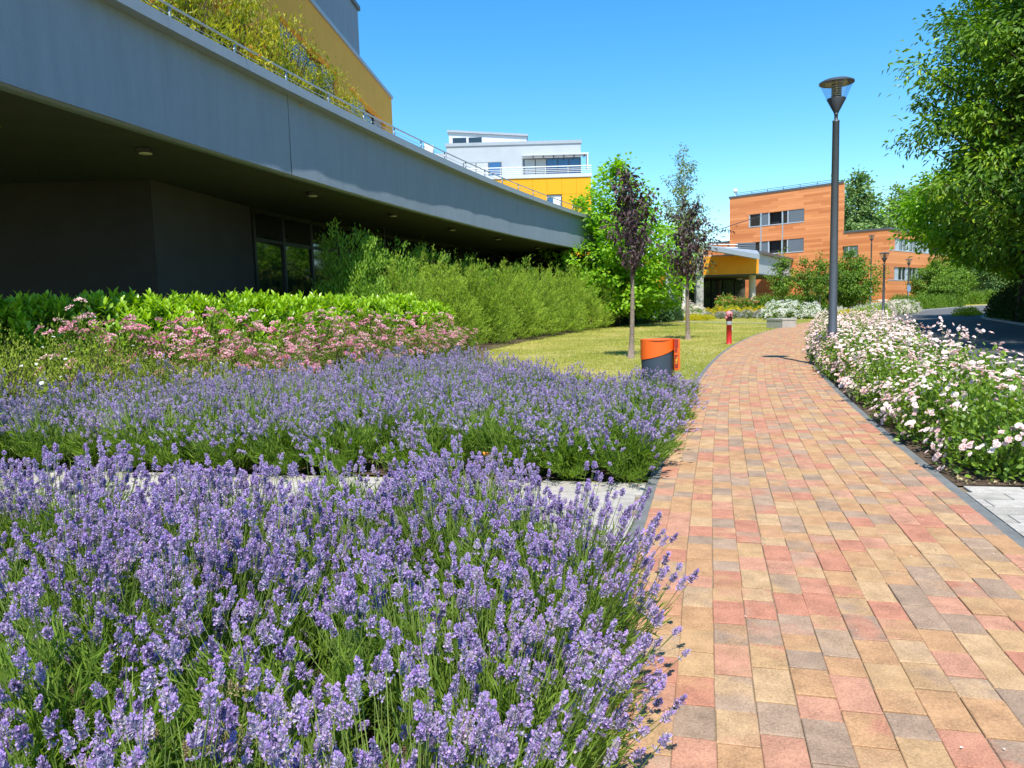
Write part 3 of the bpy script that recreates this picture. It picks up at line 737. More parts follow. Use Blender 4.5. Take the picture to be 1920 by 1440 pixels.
up_box('coping', 'dark_coping', 5.22, 22.0, 14.105, 14.28, -4.7, -0.02)
up_box('louvre', 'frame_dark', 9.6, 13.0, 12.9, 13.6, -0.13, -0.09)

# ================================================================== mid building: yellow panels, grey set-back storeys
mid = empty('yellow_panel_building', (2, 78, 0), 0, 'yellow panelled block with grey set-back penthouse storeys and white railing', 'building')
def mpart(name, mat, x0, x1, y0, y1, z0, z1, parent=None):
    o = box_part(name, mat, ((x0 + x1) / 2, (y0 + y1) / 2, (z0 + z1) / 2), (x1 - x0, y1 - y0, z1 - z0), parent or mid)
    if parent is None: o.matrix_parent_inverse = Matrix.Translation((-2, -78, 0))
    return o
mpart('wall', 'interior', -14.9, 8.6, 78.3, 95, 0, 14.4)
px_ = np.arange(8.65, -7.9, -1.5)
for i in range(len(px_) - 1):
    for z0, z1 in ((12.75, 14.42), (10.9, 12.75), (9.0, 10.9), (7.1, 9.0), (5.2, 7.1)):
        if z0 == 10.9 and 3.6 < (px_[i] + px_[i + 1]) / 2 < 5.4:
            xa, xb = px_[i + 1], px_[i]
            mpart('pane', 'pane_blue', xa + 0.08, xb - 0.08, 78.15, 78.18, z0 + 0.05, z1 - 0.25)
            mpart('window_frame', 'window_frame', xa + 0.02, xb - 0.02, 78.12, 78.20, z1 - 0.25, z1 - 0.05)
            mpart('blind', 'white_paint', xa + 0.6, xb - 0.1, 78.10, 78.13, z0 + 0.5, z1 - 0.28)
        else:
            mpart('panel', 'yellow_panel', px_[i + 1] + 0.008, px_[i] - 0.008, 78.0, 78.25, z0 + 0.008, z1 - 0.008)
mpart('panel', 'yellow_panel', 8.36, 8.66, 78.26, 94.9, 0, 14.41)
mpart('panel', 'orange_panel', -7.9, 8.64, 78.03, 78.28, 0, 5.18)
mpart('terrace_edge', 'light_render', -14.9, 8.75, 77.9, 95, 14.43, 14.80)
for z in (14.95, 15.12, 15.29, 15.50):
    mpart('rail', 'white_paint', -8.0, 8.72, 77.93, 77.98, z, z + (0.09 if z > 15.4 else 0.04))
for x in np.arange(-7.5, 8.8, 2.3): mpart('rail_post', 'white_paint', x, x + 0.05, 77.99, 78.04, 14.8, 15.5)
mpart('wall', 'grey_render', -6.1, 7.8, 79.5, 93, 14.81, 18.10)
mpart('coping', 'coping_metal', -6.2, 7.92, 79.4, 93.1, 18.10, 18.42)
mpart('wall', 'grey_render', -14.5, -6.12, 80.2, 93, 14.81, 17.6)
def pent(g): g.prism([(-6.0, 82), (2.3, 82), (2.3, 92), (-6.0, 92)], 18.43, [20.1, 19.45, 19.45, 20.1])
o = quick('penthouse', 'light_render', pent, mid); o.matrix_parent_inverse = Matrix.Translation((-2, -78, 0))
def pentroof(g): g.prism([(-6.15, 81.8), (2.45, 81.8), (2.45, 92.1), (-6.15, 92.1)], [20.11, 19.46, 19.46, 20.11], [20.33, 19.68, 19.68, 20.33])
o = quick('penthouse_roof', 'coping_metal', pentroof, mid); o.matrix_parent_inverse = Matrix.Translation((-2, -78, 0))
for x0, x1 in ((-5.6, -4.15), (-3.9, -2.5)): mpart('window', 'pane', x0, x1, 81.94, 82.02, 18.75, 19.5)
def mwin(x0, x1, n, z0, z1, blue):
    W_ = mpart('window', 'dark_coping', x0 - 0.06, x1 + 0.06, 79.44, 79.52, z0 - 0.06, z1 + 0.06)
    st = (x1 - x0) / n
    for i in range(n):
        mpart('pane', 'blind' if i not in blue else 'pane_blue', x0 + i * st + 0.05, x0 + (i + 1) * st - 0.05, 79.38, 79.43, z0, z1, W_)
mwin(-4.4, -0.5, 3, 14.83, 16.35, (2,)); mwin(1.9, 7.7, 5, 14.9, 16.55, (2, 3, 4))
mpart('sunshade', 'light_render', 1.7, 8.5, 78.3, 79.38, 16.75, 16.92)
for x in np.arange(2.8, 8.3, 1.05): mpart('sunshade_bracket', 'dark_coping', x, x + 0.06, 78.4, 79.3, 16.55, 16.74)
mpart('sunshade_louvre', 'light_render', 8.3, 8.45, 78.3, 79.3, 15.3, 16.74)

# orange ground-floor wall beside the entrance, behind the bright green tree
lo = empty('orange_ground_floor_wing', (9, 70, 0), 0, 'low orange wing with white end pier behind the bright green tree', 'building')
def lpart(name, mat, x0, x1, y0, y1, z0, z1):
    o = box_part(name, mat, ((x0 + x1) / 2, (y0 + y1) / 2, (z0 + z1) / 2), (x1 - x0, y1 - y0, z1 - z0), lo); o.matrix_parent_inverse = Matrix.Translation((-9, -70, 0))
for x in np.arange(5.5, 14.4, 1.5): lpart('panel', 'orange_panel', x + 0.008, x + 1.492, 69.9, 70.1, 0.05, 5.55)
lpart('wall', 'interior', 5.6, 14.4, 70.12, 77.6, 0, 5.5)
lpart('coping', 'coping_metal', 5.4, 14.6, 69.8, 77.7, 5.56, 5.85)
lpart('end_pier', 'light_render', 14.55, 15.5, 69.9, 73, 0, 5.5)

# ================================================================== entrance building with canopy
en = empty('entrance_canopy_building', (20, 77, 0), 0, 'entrance building with orange band, thin sloping canopy roof and round columns', 'building')
EM = Matrix.Translation((-20, -77, 0))
def epart(name, mat, fn, smooth=False):
    o = quick(name, mat, fn, en, None, smooth); o.matrix_parent_inverse = EM; return o
for i, x in enumerate(np.arange(11.2, 25.2, 2.0)):
    epart('panel', 'orange_panel', lambda g: g.box((x + 1.0, 76.1, 5.0), (1.985, 0.2, 1.84)))
epart('upper_wall', 'grey_render', lambda g: g.prism([(11.2, 76.22), (25.22, 76.22), (35.5, 94), (13.0, 94)], 4.08, 6.05))
epart('coping', 'dark_coping', lambda g: g.prism([(25.1, 76.0), (25.45, 76.0), (35.75, 93.8), (35.3, 94.0)], 6.06, 6.34))
epart('soffit', 'soffit', lambda g: g.prism([(11.2, 76.0), (25.2, 76.0), (35.4, 94), (13.0, 94)], 3.95, 4.07))
epart('back_wall', 'interior', lambda g: g.box((18.5, 84, 1.97), (13.5, 0.3, 3.94)))
epart('side_wall', 'light_render', lambda g: g.box((14.2, 78.0, 1.97), (0.3, 3.5, 3.94)))
epart('side_wall', 'light_render', lambda g: g.box((25.9, 86, 1.97), (0.5, 3.0, 3.94)))
for z0, z1, x0, x1 in ((1.9, 2.02, 16.0, 18.1), (0.0, 1.9, 16.0, 16.12), (0.0, 1.9, 17.98, 18.1)):
    epart('door_frame', 'white_paint', lambda g: g.box(((x0 + x1) / 2, 79.5, (z0 + z1) / 2), (x1 - x0, 0.1, z1 - z0)))
for x in np.arange(18.6, 25.2, 1.3): epart('door_pane', 'pane', lambda g: g.box((x + 0.6, 83.8, 1.9), (1.16, 0.04, 3.6)))
def canopy(g): g.prism([(17.9, 70.4), (24.9, 74.9), (25.0, 75.97), (20.6, 75.97)], [6.35, 5.45, 5.95, 6.45], [6.72, 5.93, 6.38, 6.85])
epart('canopy_roof', 'coping_metal', canopy)
epart('canopy_underside', 'beige_soffit', lambda g: g.prism([(18.1, 70.75), (24.7, 75.0), (24.8, 75.9), (20.7, 75.9)], [6.29, 5.42, 5.86, 6.38], [6.34, 5.47, 5.91, 6.43]))
epart('column', 'concrete', lambda g: g.box((18.3, 72.6, 3.1), (0.70, 0.70, 6.2)))
epart('column', 'concrete', lambda g: g.lathe([(0.34, 0), (0.34, 3.95)], (25.0, 77.4, 0), 20), True)
# dark script letters fixed to the orange band
def letters(g):
    for x, sh in ((19.95, -0.12), (20.16, 0.1), (20.34, -0.06)):
        g.tube([(x, 75.97, 5.22), (x + sh, 75.97, 5.0), (x + 0.05, 75.97, 4.78)], 0.035, 5)
    g.tube([(20.72, 75.97, 4.98), (20.68, 75.97, 5.20), (20.86, 75.97, 5.26), (20.92, 75.97, 5.05), (20.75, 75.97, 5.0), (21.02, 75.97, 4.84)], 0.035, 5)
epart('lettering', 'lettering', letters)
for x, y, h in ((26.9, 80.5, 4.4), (31.0, 85.5, 4.1)): epart('roof_mast', 'steel', lambda g: g.tube([(x, y, 6.0), (x, y, 6.2 + h)], 0.06, 6))
epart('stay_cable', 'lamp_dark', lambda g: g.tube([(26.9, 80.5, 10.3), (21.0, 84.5, 8.6)], 0.04, 5))
for z in (7.2, 6.9): epart('roof_rail', 'white_paint', lambda g: g.tube([(16.5, 79.0, z + 0.35), (24.3, 80.0, z + 0.1)], 0.05, 6))
epart('roof_unit', 'grey_panel', lambda g: [g.box((25.2, 80.4, 6.6 + 0.2 * k), (1.8, 1.2, 0.13)) for k in range(5)])

# ================================================================== timber-clad building
EA = np.array([38.92, 88.0]); ea = math.radians(-44); eu = np.array([math.sin(ea), math.cos(ea)])   # along the lit face, towards the left
en_ = np.array([-eu[1], eu[0]]); en_ = en_ if en_[1] < 0 else -en_                                    # outwards, towards the camera
tb = empty('timber_clad_building', (EA[0], EA[1], 0), math.atan2(eu[1], eu[0]), 'tall orange timber clad building with lower wing and grey shuttered windows', 'building')
sg = 1.0 if np.dot(np.array([-math.sin(math.atan2(eu[1], eu[0])), math.cos(math.atan2(eu[1], eu[0]))]), en_) > 0 else -1.0
def tpart(name, mat, d0, d1, z0, z1, o0, o1, parent=None):
    return box_part(name, mat, ((d0 + d1) / 2, sg * (o0 + o1) / 2, (z0 + z1) / 2), (abs(d1 - d0), abs(o1 - o0), z1 - z0), parent or tb)
WINS = [(4.63, 11.85, 10.65, 12.2), (4.65, 11.88, 7.12, 8.70)]
# front wall of the tall block, built round its two window bands
tpart('wall', 'timber_boards', 0, 14.55, 12.2, 14.55, -0.3, 0); tpart('wall', 'timber_boards', 0, 14.55, 8.70, 10.65, -0.3, 0); tpart('wall', 'timber_boards', 0, 14.55, 0.6, 7.12, -0.3, 0)
for (a, b_, z0, z1) in WINS:
    tpart('wall', 'timber_boards', 0, a, z0, z1, -0.3, 0); tpart('wall', 'timber_boards', b_, 14.55, z0, z1, -0.3, 0)
    f = lambda t: b_ + (a - b_) * t
    W_ = tpart('window', 'interior', a, b_, z0, z1, -0.8, -0.78)
    tpart('pane', 'pane', f(0.02), f(0.205), z0 + 0.1, z1 - 0.06, -0.16, -0.13, W_)
    tpart('shutter', 'grey_panel', f(0.235), f(0.365), z0 + 0.06, z1 - 0.04, -0.14, -0.08, W_)
    tpart('pane', 'interior', f(0.38), f(0.60), z0 + 0.06, z1 - 0.06, -0.5, -0.48, W_)  # near-black sheet, shade of the open recess put into its colour
    tpart('pane', 'pane', f(0.63), f(0.70), z0 + 0.1, z1 - 0.06, -0.16, -0.13, W_)
    tpart('shutter', 'grey_panel', f(0.73), f(0.995), z0 + 0.04, z1 - 0.03, -0.12, -0.05, W_)
    for t in (0.008, 0.22, 0.372, 0.615, 0.715): tpart('window_frame', 'window_frame', f(t) - 0.07, f(t) + 0.07, z0 + 0.05, z1, -0.20, -0.03, W_)
    tpart('sill', 'window_frame', a, b_, z0 - 0.05, z0 + 0.05, -0.22, 0.04, W_)
quick('wall', 'timber_boards', lambda g: g.prism([(0.35, -sg * 0.85), (14.5, -sg * 0.85), (14.5, -sg * 13), (6.0, -sg * 13)][::int(-sg)], 0.5, 14.5), tb)
quick('roof', 'dark_coping', lambda g: g.prism([(-0.08, sg * 0.08), (14.65, sg * 0.08), (14.65, -sg * 13.1), (5.9, -sg * 13.1)][::int(-sg)], 14.56, 14.78), tb)
# lower wing
tpart('wall', 'timber_boards', -4.97, -1.75, 0.5, 8.85, -0.3, -0.003); tpart('wall', 'timber_boards', -1.75, -0.003, 0.5, 6.10, -0.3, -0.003); tpart('wall', 'timber_boards', -1.75, -0.003, 7.34, 8.85, -0.3, -0.003)
tpart('wall', 'timber_boards', -4.967, -0.004, 0.5, 8.8, -2.2, -0.55)
W_ = tpart('window', 'pane', -0.62, -0.06, 6.15, 7.3, -0.2, -0.17); tpart('window_frame', 'window_frame', -0.75, -0.62, 6.12, 7.3, -0.2, -0.05, W_)
tpart('shutter', 'grey_panel', -1.74, -0.76, 6.14, 7.3, -0.15, -0.06, W_); tpart('sill', 'window_frame', -1.75, -0.01, 6.06, 6.16, -0.2, 0.04, W_)
tpart('roof', 'dark_coping', -5.1, -0.12, 8.86, 9.06, -22, 0.08)
# its right-hand face with two long window bands
def rpart(name, mat, o0, o1, z0, z1, p0, p1, parent=None): return tpart(name, mat, -4.97 - p1, -4.97 - p0, z0, z1, o0, o1, parent)
for z0, z1 in ((0.5, 3.20), (4.75, 6.55), (8.0, 8.85)): rpart('wall', 'timber_boards', -22, -0.31, z0, z1, -0.3, 0)
for z0, z1 in ((3.20, 4.75), (6.55, 8.0)):
    W_ = rpart('window', 'interior', -21, -0.35, z0, z1, -0.6, -0.5)
    rpart('sill', 'window_frame', -21, -0.32, z0, z0 + 0.10, -0.2, 0.03, W_)
    for k in range(12):
        o = -0.5 - k * 1.15
        if k % 3 == 2: rpart('shutter', 'window_frame', o - 1.1, o, z0 + 0.1, z1, -0.2, -0.12, W_)
        else:
            rpart('pane', 'pane', o - 1.05, o, z0 + 0.1, z1, -0.22, -0.18, W_); rpart('window_frame', 'window_frame', o - 1.13, o - 1.05, z0 + 0.1, z1, -0.22, -0.1, W_)
# roof rail and the white beacon on the corner
for z in (15.15, 14.95): tpart('roof_rail', 'lamp_paint', 1.0, 13.9, z, z + 0.05, -0.5, -0.45)
for d in np.arange(1.2, 14, 2.1): tpart('roof_rail_post', 'lamp_paint', d, d + 0.05, 14.78, 15.15, -0.55, -0.5)
quick('beacon', 'white_paint', lambda g: g.lathe([(0.05, 14.78), (0.05, 15.2), (0.26, 15.3), (0.30, 15.5), (0.2, 15.7), (0.01, 15.76)], (13.95, -sg * 0.4, 0), 14), tb, smooth=True)
# small annex seen left of the tall block
tpart('annex', 'timber_boards', 14.56, 22, 0, 9.3, -12, -4.0); tpart('annex_roof', 'dark_coping', 14.57, 22.1, 9.31, 9.5, -12.1, -3.9)
tpart('plinth', 'concrete', -5.0, 14.6, 0, 0.498, -14, 0.06)

# low pale retaining wall and hand rail in front
rw = empty('retaining_wall', (35, 76, 0), 0, 'low pale concrete retaining wall below the timber clad building', 'wall')
quick('wall', 'concrete', lambda g: g.prism([(-2.6, 2.0), (2.2, -1.2), (2.4, -0.9), (-2.4, 2.3)], 0, 0.85), rw)
quick('hand_rail', 'steel', lambda g: g.tube([(1.0, -1.1, 0), (1.0, -1.1, 1.0), (1.6, -1.5, 1.05), (2.3, -1.9, 1.05)], 0.05, 6), rw)

# ================================================================== street furniture
def street_lamp(loc, H, label, s=1.0, tilt=0.0):
    e = empty('street_lamp', loc, 0.4, label, 'street lamp', 'street lamps along the path and road')
    ph = H - 0.98
    quick('pole', 'lamp_paint', lambda g: g.lathe([(0.092, 0), (0.092, 0.9), (0.085, 0.92), (0.066, ph), (0.07, ph + 0.005), (0.07, ph + 0.035), (0.05, ph + 0.05)], sides=24), e, smooth=True)
    quick('base_plate', 'lamp_dark', lambda g: g.lathe([(0.17, 0), (0.17, 0.02), (0.1, 0.03)], sides=20), e)
    quick('access_door', 'lamp_dark', lambda g: g.box((0, -0.0905, 0.62), (0.07, 0.008, 0.3)), e)
    quick('neck', 'lamp_dark', lambda g: g.lathe([(0.035, ph + 0.03), (0.035, ph + 0.17)], sides=16), e, smooth=True)
    hd = quick('lamp_cone', 'lamp_dark', lambda g: g.lathe([(0.04, ph + 0.16), (0.05, ph + 0.20), (0.185, ph + 0.46), (0.18, ph + 0.47), (0.10, ph + 0.465)], sides=32), e, smooth=True)
    quick('glazing', 'lamp_glazing', lambda g: g.tube([(0, 0, ph + 0.465), (0, 0, ph + 0.76)], [0.185, 0.315], 36, cap=False), hd, smooth=True)
    quick('louvre', 'lamp_inner', lambda g: [g.lathe([(0.06, ph + 0.47 + 0.045 * k), (0.10, ph + 0.475 + 0.045 * k), (0.10, ph + 0.49 + 0.045 * k), (0.06, ph + 0.505 + 0.045 * k)], sides=20) for k in range(6)], hd)
    quick('reflector', 'lamp_inner', lambda g: g.lathe([(0.30, ph + 0.765), (0.10, ph + 0.74), (0.09, ph + 0.755), (0.30, ph + 0.78)], sides=32), e)
    quick('cover_disc', 'lamp_paint', lambda g: g.lathe([(0.30, ph + 0.755), (0.335, ph + 0.765), (0.335, ph + 0.79), (0.26, ph + 0.83), (0.1, ph + 0.85), (0.001, ph + 0.853)], sides=40), e, smooth=False)
    e.scale = (s, s, s); e.rotation_euler = (0, tilt, 0.4)
    return e
street_lamp((6.72, 15.6, 0.02), 5.98, 'tall grey street lamp with cone head standing in the pink rose bed', 1.0)
street_lamp((25.0, 50.2, 0.0), 4.5, 'grey street lamp beside two low clipped green mounds at the road edge', 1.0)
street_lamp((38.2, 79.5, 0.0), 8.0, 'distant street lamp almost hidden behind the tall near lamp post', 1.0)
street_lamp((39.8, 75.0, 0.0), 5.2, 'slim street lamp in front of the long window band, right of the timber corner', 1.0)

# litter bin with orange hood and a bag dispenser on its side
bn = empty('litter_bin', (2.13, 10.9, 0.0), 0.0, 'dark grey litter bin with slanted orange hood behind the lavender', 'litter bin')
def bin_shell(g, r0, r1, slant_lo, slant_hi, top, upper, n=40):
    V = []; F = []
    for i in range(n):
        a = i / n * 2 * np.pi; c, s_ = math.cos(a), math.sin(a)
        t = (c + 1) / 2; zs = slant_lo + (slant_hi - slant_lo) * (0.75 * t + 0.25 * t ** 3)
        za, zb = (zs, top - 0.02 * (1 - c * c) * 0.0) if upper else (0.02, zs)
        ra, rb = (r0, r0) if upper else (r1, r0 - 0.006)
        V += [(ra * c, 0.86 * ra * s_, za), (rb * c, 0.86 * rb * s_, zb), ((rb - 0.02) * c, 0.86 * (rb - 0.02) * s_, zb), ((ra - 0.02) * c, 0.86 * (ra - 0.02) * s_, za)]
    for i in range(n):
        j = (i + 1) % n
        for k in range(4): F.append((4 * i + k, 4 * j + k, 4 * j + (k + 1) % 4, 4 * i + (k + 1) % 4))
    g.add(V, F)
quick('body', 'bin_grey', lambda g: bin_shell(g, 0.235, 0.205, 0.66, 0.80, 0, False), bn, smooth=False)
quick('hood', 'bin_orange', lambda g: bin_shell(g, 0.238, 0.238, 0.672, 0.812, 0.965, True), bn, smooth=False)
quick('lid', 'bin_orange', lambda g: g.tube([(0, 0, 0.955), (0, 0, 0.962)], [0.222, 0.20], 32), bn)
quick('gap', 'frame_dark', lambda g: bin_shell(g, 0.224, 0.224, 0.60, 0.74, 0.93, True), bn)
dsp = quick('bag_dispenser', 'bin_orange', lambda g: (g.box((0.275, -0.02, 0.74), (0.085, 0.16, 0.44)), g.box((0.265, -0.02, 0.515), (0.06, 0.15, 0.02))), bn)
quick('slot', 'bin_red', lambda g: (g.box((0.262, -0.103, 0.90), (0.055, 0.008, 0.12)), g.box((0.258, -0.103, 0.80), (0.04, 0.008, 0.055)), g.box((0.262, -0.103, 0.64), (0.05, 0.008, 0.19))), dsp)
def dog(g):     # little yellow dog pictogram
    g.box((0.262, -0.109, 0.655), (0.022, 0.004, 0.03)); g.box((0.272, -0.109, 0.685), (0.010, 0.004, 0.04))
    for x in (0.254, 0.268): g.box((x, -0.109, 0.62), (0.006, 0.004, 0.045))
quick('pictogram', 'bin_yellow', dog, dsp)
quick('foot', 'bin_grey', lambda g: g.lathe([(0.215, 0), (0.215, 0.03)], sides=28), bn)

# red pillar hydrant
hy = empty('hydrant', (7.49, 25.63, 0), 0, 'red pillar hydrant with pink cap on the lawn beside the path', 'hydrant')
quick('pillar', 'hydrant_red', lambda g: g.lathe([(0.105, 0), (0.105, 0.03), (0.09, 0.05), (0.09, 0.66)], sides=22), hy, smooth=True)
quick('band', 'hydrant_grey', lambda g: g.lathe([(0.092, 0.66), (0.095, 0.67), (0.095, 0.78), (0.092, 0.79)], sides=22), hy, smooth=True)
quick('collar', 'hydrant_dark', lambda g: g.lathe([(0.092, 0.79), (0.105, 0.80), (0.105, 0.92), (0.09, 0.93)], sides=22), hy, smooth=True)
quick('cap', 'hydrant_pink', lambda g: g.lathe([(0.09, 0.93), (0.115, 0.95), (0.118, 1.04), (0.10, 1.10), (0.05, 1.13), (0.001, 1.135)], sides=22), hy, smooth=True)
quick('outlet', 'hydrant_pink', lambda g: (g.tube([(0, -0.08, 1.0), (0, -0.17, 1.0)], 0.06, 14), g.tube([(-0.08, -0.02, 0.9), (-0.15, -0.03, 0.9)], 0.045, 12)), hy)
quick('outlet_cap', 'hydrant_dark', lambda g: g.tube([(0, -0.165, 1.0), (0, -0.19, 1.0)], 0.035, 12), hy)
quick('plate', 'white_paint', lambda g: g.box((0.088, -0.03, 0.52), (0.012, 0.05, 0.10)), hy)

# concrete block bench
be = empty('concrete_bench', (13.9, 38.4, 0), 0.32, 'pale concrete block bench at the end of the lawn by the path', 'bench')
def bench(g):
    g.prism([(-0.42, -0.62), (0.42, -0.62), (0.42, 0.62), (-0.42, 0.62)], 0.0, 0.40)
quick('base', 'concrete', bench, be)
quick('seat', 'concrete', lambda g: g.prism([(-0.44, -0.64), (0.44, -0.64), (0.44, 0.64), (-0.44, 0.64)], 0.405, 0.50), be)

# two little traffic signs by the far bend
def oval_plate(g, rx, rz_, zc):
    t_ = np.arange(16) / 16 * 2 * np.pi; b0 = g.n
    g.add(np.concatenate([np.stack([rx * np.cos(t_), np.full(16, yy), zc + rz_ * np.sin(t_)], 1) for yy in (-0.06, -0.045)]), [(i, (i + 1) % 16, 16 + (i + 1) % 16, 16 + i) for i in range(16)])
    g.f.append((np.arange(b0, b0 + 16)[None], 0)); g.f.append((np.arange(b0 + 31, b0 + 15, -1)[None], 0))
for loc, h, lab in (((33.3, 69.5, 0), 1.9, 'small oval grey-blue sign on a thin post beside the timber corner'), ((39.3, 74.0, 0), 2.1, 'small blue sign on the slim street lamp before the hedge')):
    sg_ = empty('traffic_sign', loc, 0.3, lab, 'sign')
    quick('post', 'steel', lambda g: g.tube([(0, 0, 0), (0, 0, h)], 0.035, 8), sg_)
    quick('plate', 'sign_blue', lambda g: oval_plate(g, 0.24, 0.36, h + 0.05), sg_)

# ================================================================== plant generators
def bez(A, B, C_, K):
    t = np.linspace(0, 1, K)[None, :, None]
    return (1 - t) ** 2 * A[:, None] + 2 * t * (1 - t) * B[:, None] + t ** 2 * C_[:, None]

def make_tree(seed, H, tr, env, nbr, lper, leaf, clump, fork=0.5, bend=0.0, along=0.45, shape='d', droop=0.25, trunk_to=0.9, tonebase=(0.15, 0.75), branch_r=0.35, shell=0.45, bias=None, updir=0.3):
    """returns (trunk+branch Geo, leaf Geo): branches reach into an uneven crown outline, leaves sit in clumps along them."""
    r_ = np.random.default_rng(seed)
    ez, er = np.array(env).T
    wood, lv = Geo(), Geo()
    zt = np.linspace(0, H * trunk_to, 12)
    ph = r_.uniform(0, 6, 3)
    bx = bend * H * (np.sin(zt / H * 3 + ph[0]) - math.sin(ph[0])) ; by = bend * H * (np.sin(zt / H * 4 + ph[1]) - math.sin(ph[1]))
    TP = np.stack([bx, by, zt], 1); TR = tr * (1 - 0.85 * zt / (H * trunk_to)); TR[0] *= 1.35
    wood.tube(TP, np.maximum(TR, 0.012), 10, tone=0.5)
    zs = r_.uniform(ez[0], ez[-1], nbr * 4); p = np.interp(zs, ez, er); zs = zs[r_.random(nbr * 4) < (p / er.max()) ** 1.4][:nbr]
    n = len(zs); az = np.arange(n) * 2.39996 + r_.uniform(0, 0.8, n)
    lump = 1 + 0.16 * np.sin(az * 3 + zs / H * 9 + ph[2]) + r_.normal(0, 0.08, n)
    rr = np.interp(zs, ez, er) * r_.random(n) ** shell * lump
    tip = np.stack([rr * np.cos(az), rr * np.sin(az), zs], 1)
    if bias is not None: tip += bias
    z0 = np.clip(zs - rr * fork - 0.06 * H, ez[0] * 0.75, H * trunk_to)
    st = np.stack([np.interp(z0, zt, TP[:, 0]), np.interp(z0, zt, TP[:, 1]), z0], 1)
    tip[:, :2] += st[:, :2] * 0.8
    ctl = (st + tip) / 2 + np.stack([np.zeros(n), np.zeros(n), -0.12 * (zs - z0) + 0.05 * H * r_.random(n)], 1)
    BP = bez(st, ctl, tip, 6)
    br = np.interp(z0, zt, TR) * branch_r * (0.5 + r_.random(n) * 0.5)
    wood.tubes(BP, np.maximum(br[:, None] * np.linspace(1, 0.2, 6)[None], 0.006), 5)
    m = n * lper
    bi = np.repeat(np.arange(n), lper)
    isal = r_.random(m) < along
    t = np.where(isal, 0.35 + 0.65 * r_.random(m), 1.0)
    k = np.clip(t * 5, 0, 4.999); k0 = k.astype(int); fr_ = (k - k0)[:, None]
    C0 = BP[bi, k0] * (1 - fr_) + BP[bi, np.minimum(k0 + 1, 5)] * fr_
    cl = np.where(isal, clump * 0.55, clump)[:, None] * (0.6 + 0.8 * r_.random(n)[bi][:, None])
    off = r_.normal(size=(m, 3)) * cl * np.array([1, 1, 0.62])
    P = C0 + off
    out = P - np.array([0, 0, (ez[0] + ez[-1]) / 2]); out[:, 2] *= 0.5
    D = unit(unit(off) * 0.7 + unit(out) * 0.5 + r_.normal(size=(m, 3)) * 0.5 - np.array([0, 0, droop]))
    Nn = unit(unit(out) * 0.5 + np.array([0, 0, 0.75]) + r_.normal(size=(m, 3)) * 0.45)
    ct = r_.uniform(*tonebase, n)[bi] + r_.normal(0, 0.17, m)
    s_ = 0.7 + 0.6 * r_.random(m)
    lv.leaves(P, D, Nn, leaf[0] * s_, leaf[1] * s_, 0, np.clip(ct, 0, 1), shape, 0.12, droop * 0.4)
    return wood, lv

def tree(name, loc, rz, sc, meshes, label, group=None, cat='tree'):
    e = empty(name, loc, rz, label, cat, group, sc)
    obj('trunk', meshes[0], e); obj('crown', meshes[1], e, 'stuff')
    return e

def tree_meshes(bark, leafmat, **kw):
    w, l_ = make_tree(**kw)
    return w.build('trunk', bark, True), l_.build('crown', leafmat)

def dome_points(r_, n, R, H, zlo=0.15, p=0.45):
    """points spread through a dome, denser near its surface; returns points and outward directions."""
    az = r_.uniform(0, 2 * np.pi, n); u = r_.uniform(zlo, 1, n)
    el = np.arcsin(u); rho = r_.random(n) ** p
    lump = 1 + 0.10 * np.sin(3 * az + 5 * u) + 0.08 * np.sin(7 * az - 3 * u)
    d = np.stack([np.cos(el) * np.cos(az), np.cos(el) * np.sin(az), np.sin(el)], 1)
    return d * np.array([R, R, H]) * (rho * lump)[:, None], d

def stems_to(g, r_, P, r0=0.008, mat=0, spread=0.15):
    n = len(P)
    A = np.stack([P[:, 0] * spread, P[:, 1] * spread, np.full(n, 0.0)], 1)
    B = A * 0.5 + P * 0.5 + np.stack([-P[:, 0] * 0.15, -P[:, 1] * 0.15, 0.15 * P[:, 2]], 1)
    g.tubes(bez(A, B, P, 5), np.tile(np.linspace(r0, r0 * 0.35, 5), (n, 1)), 3, mat, r_.random(n))

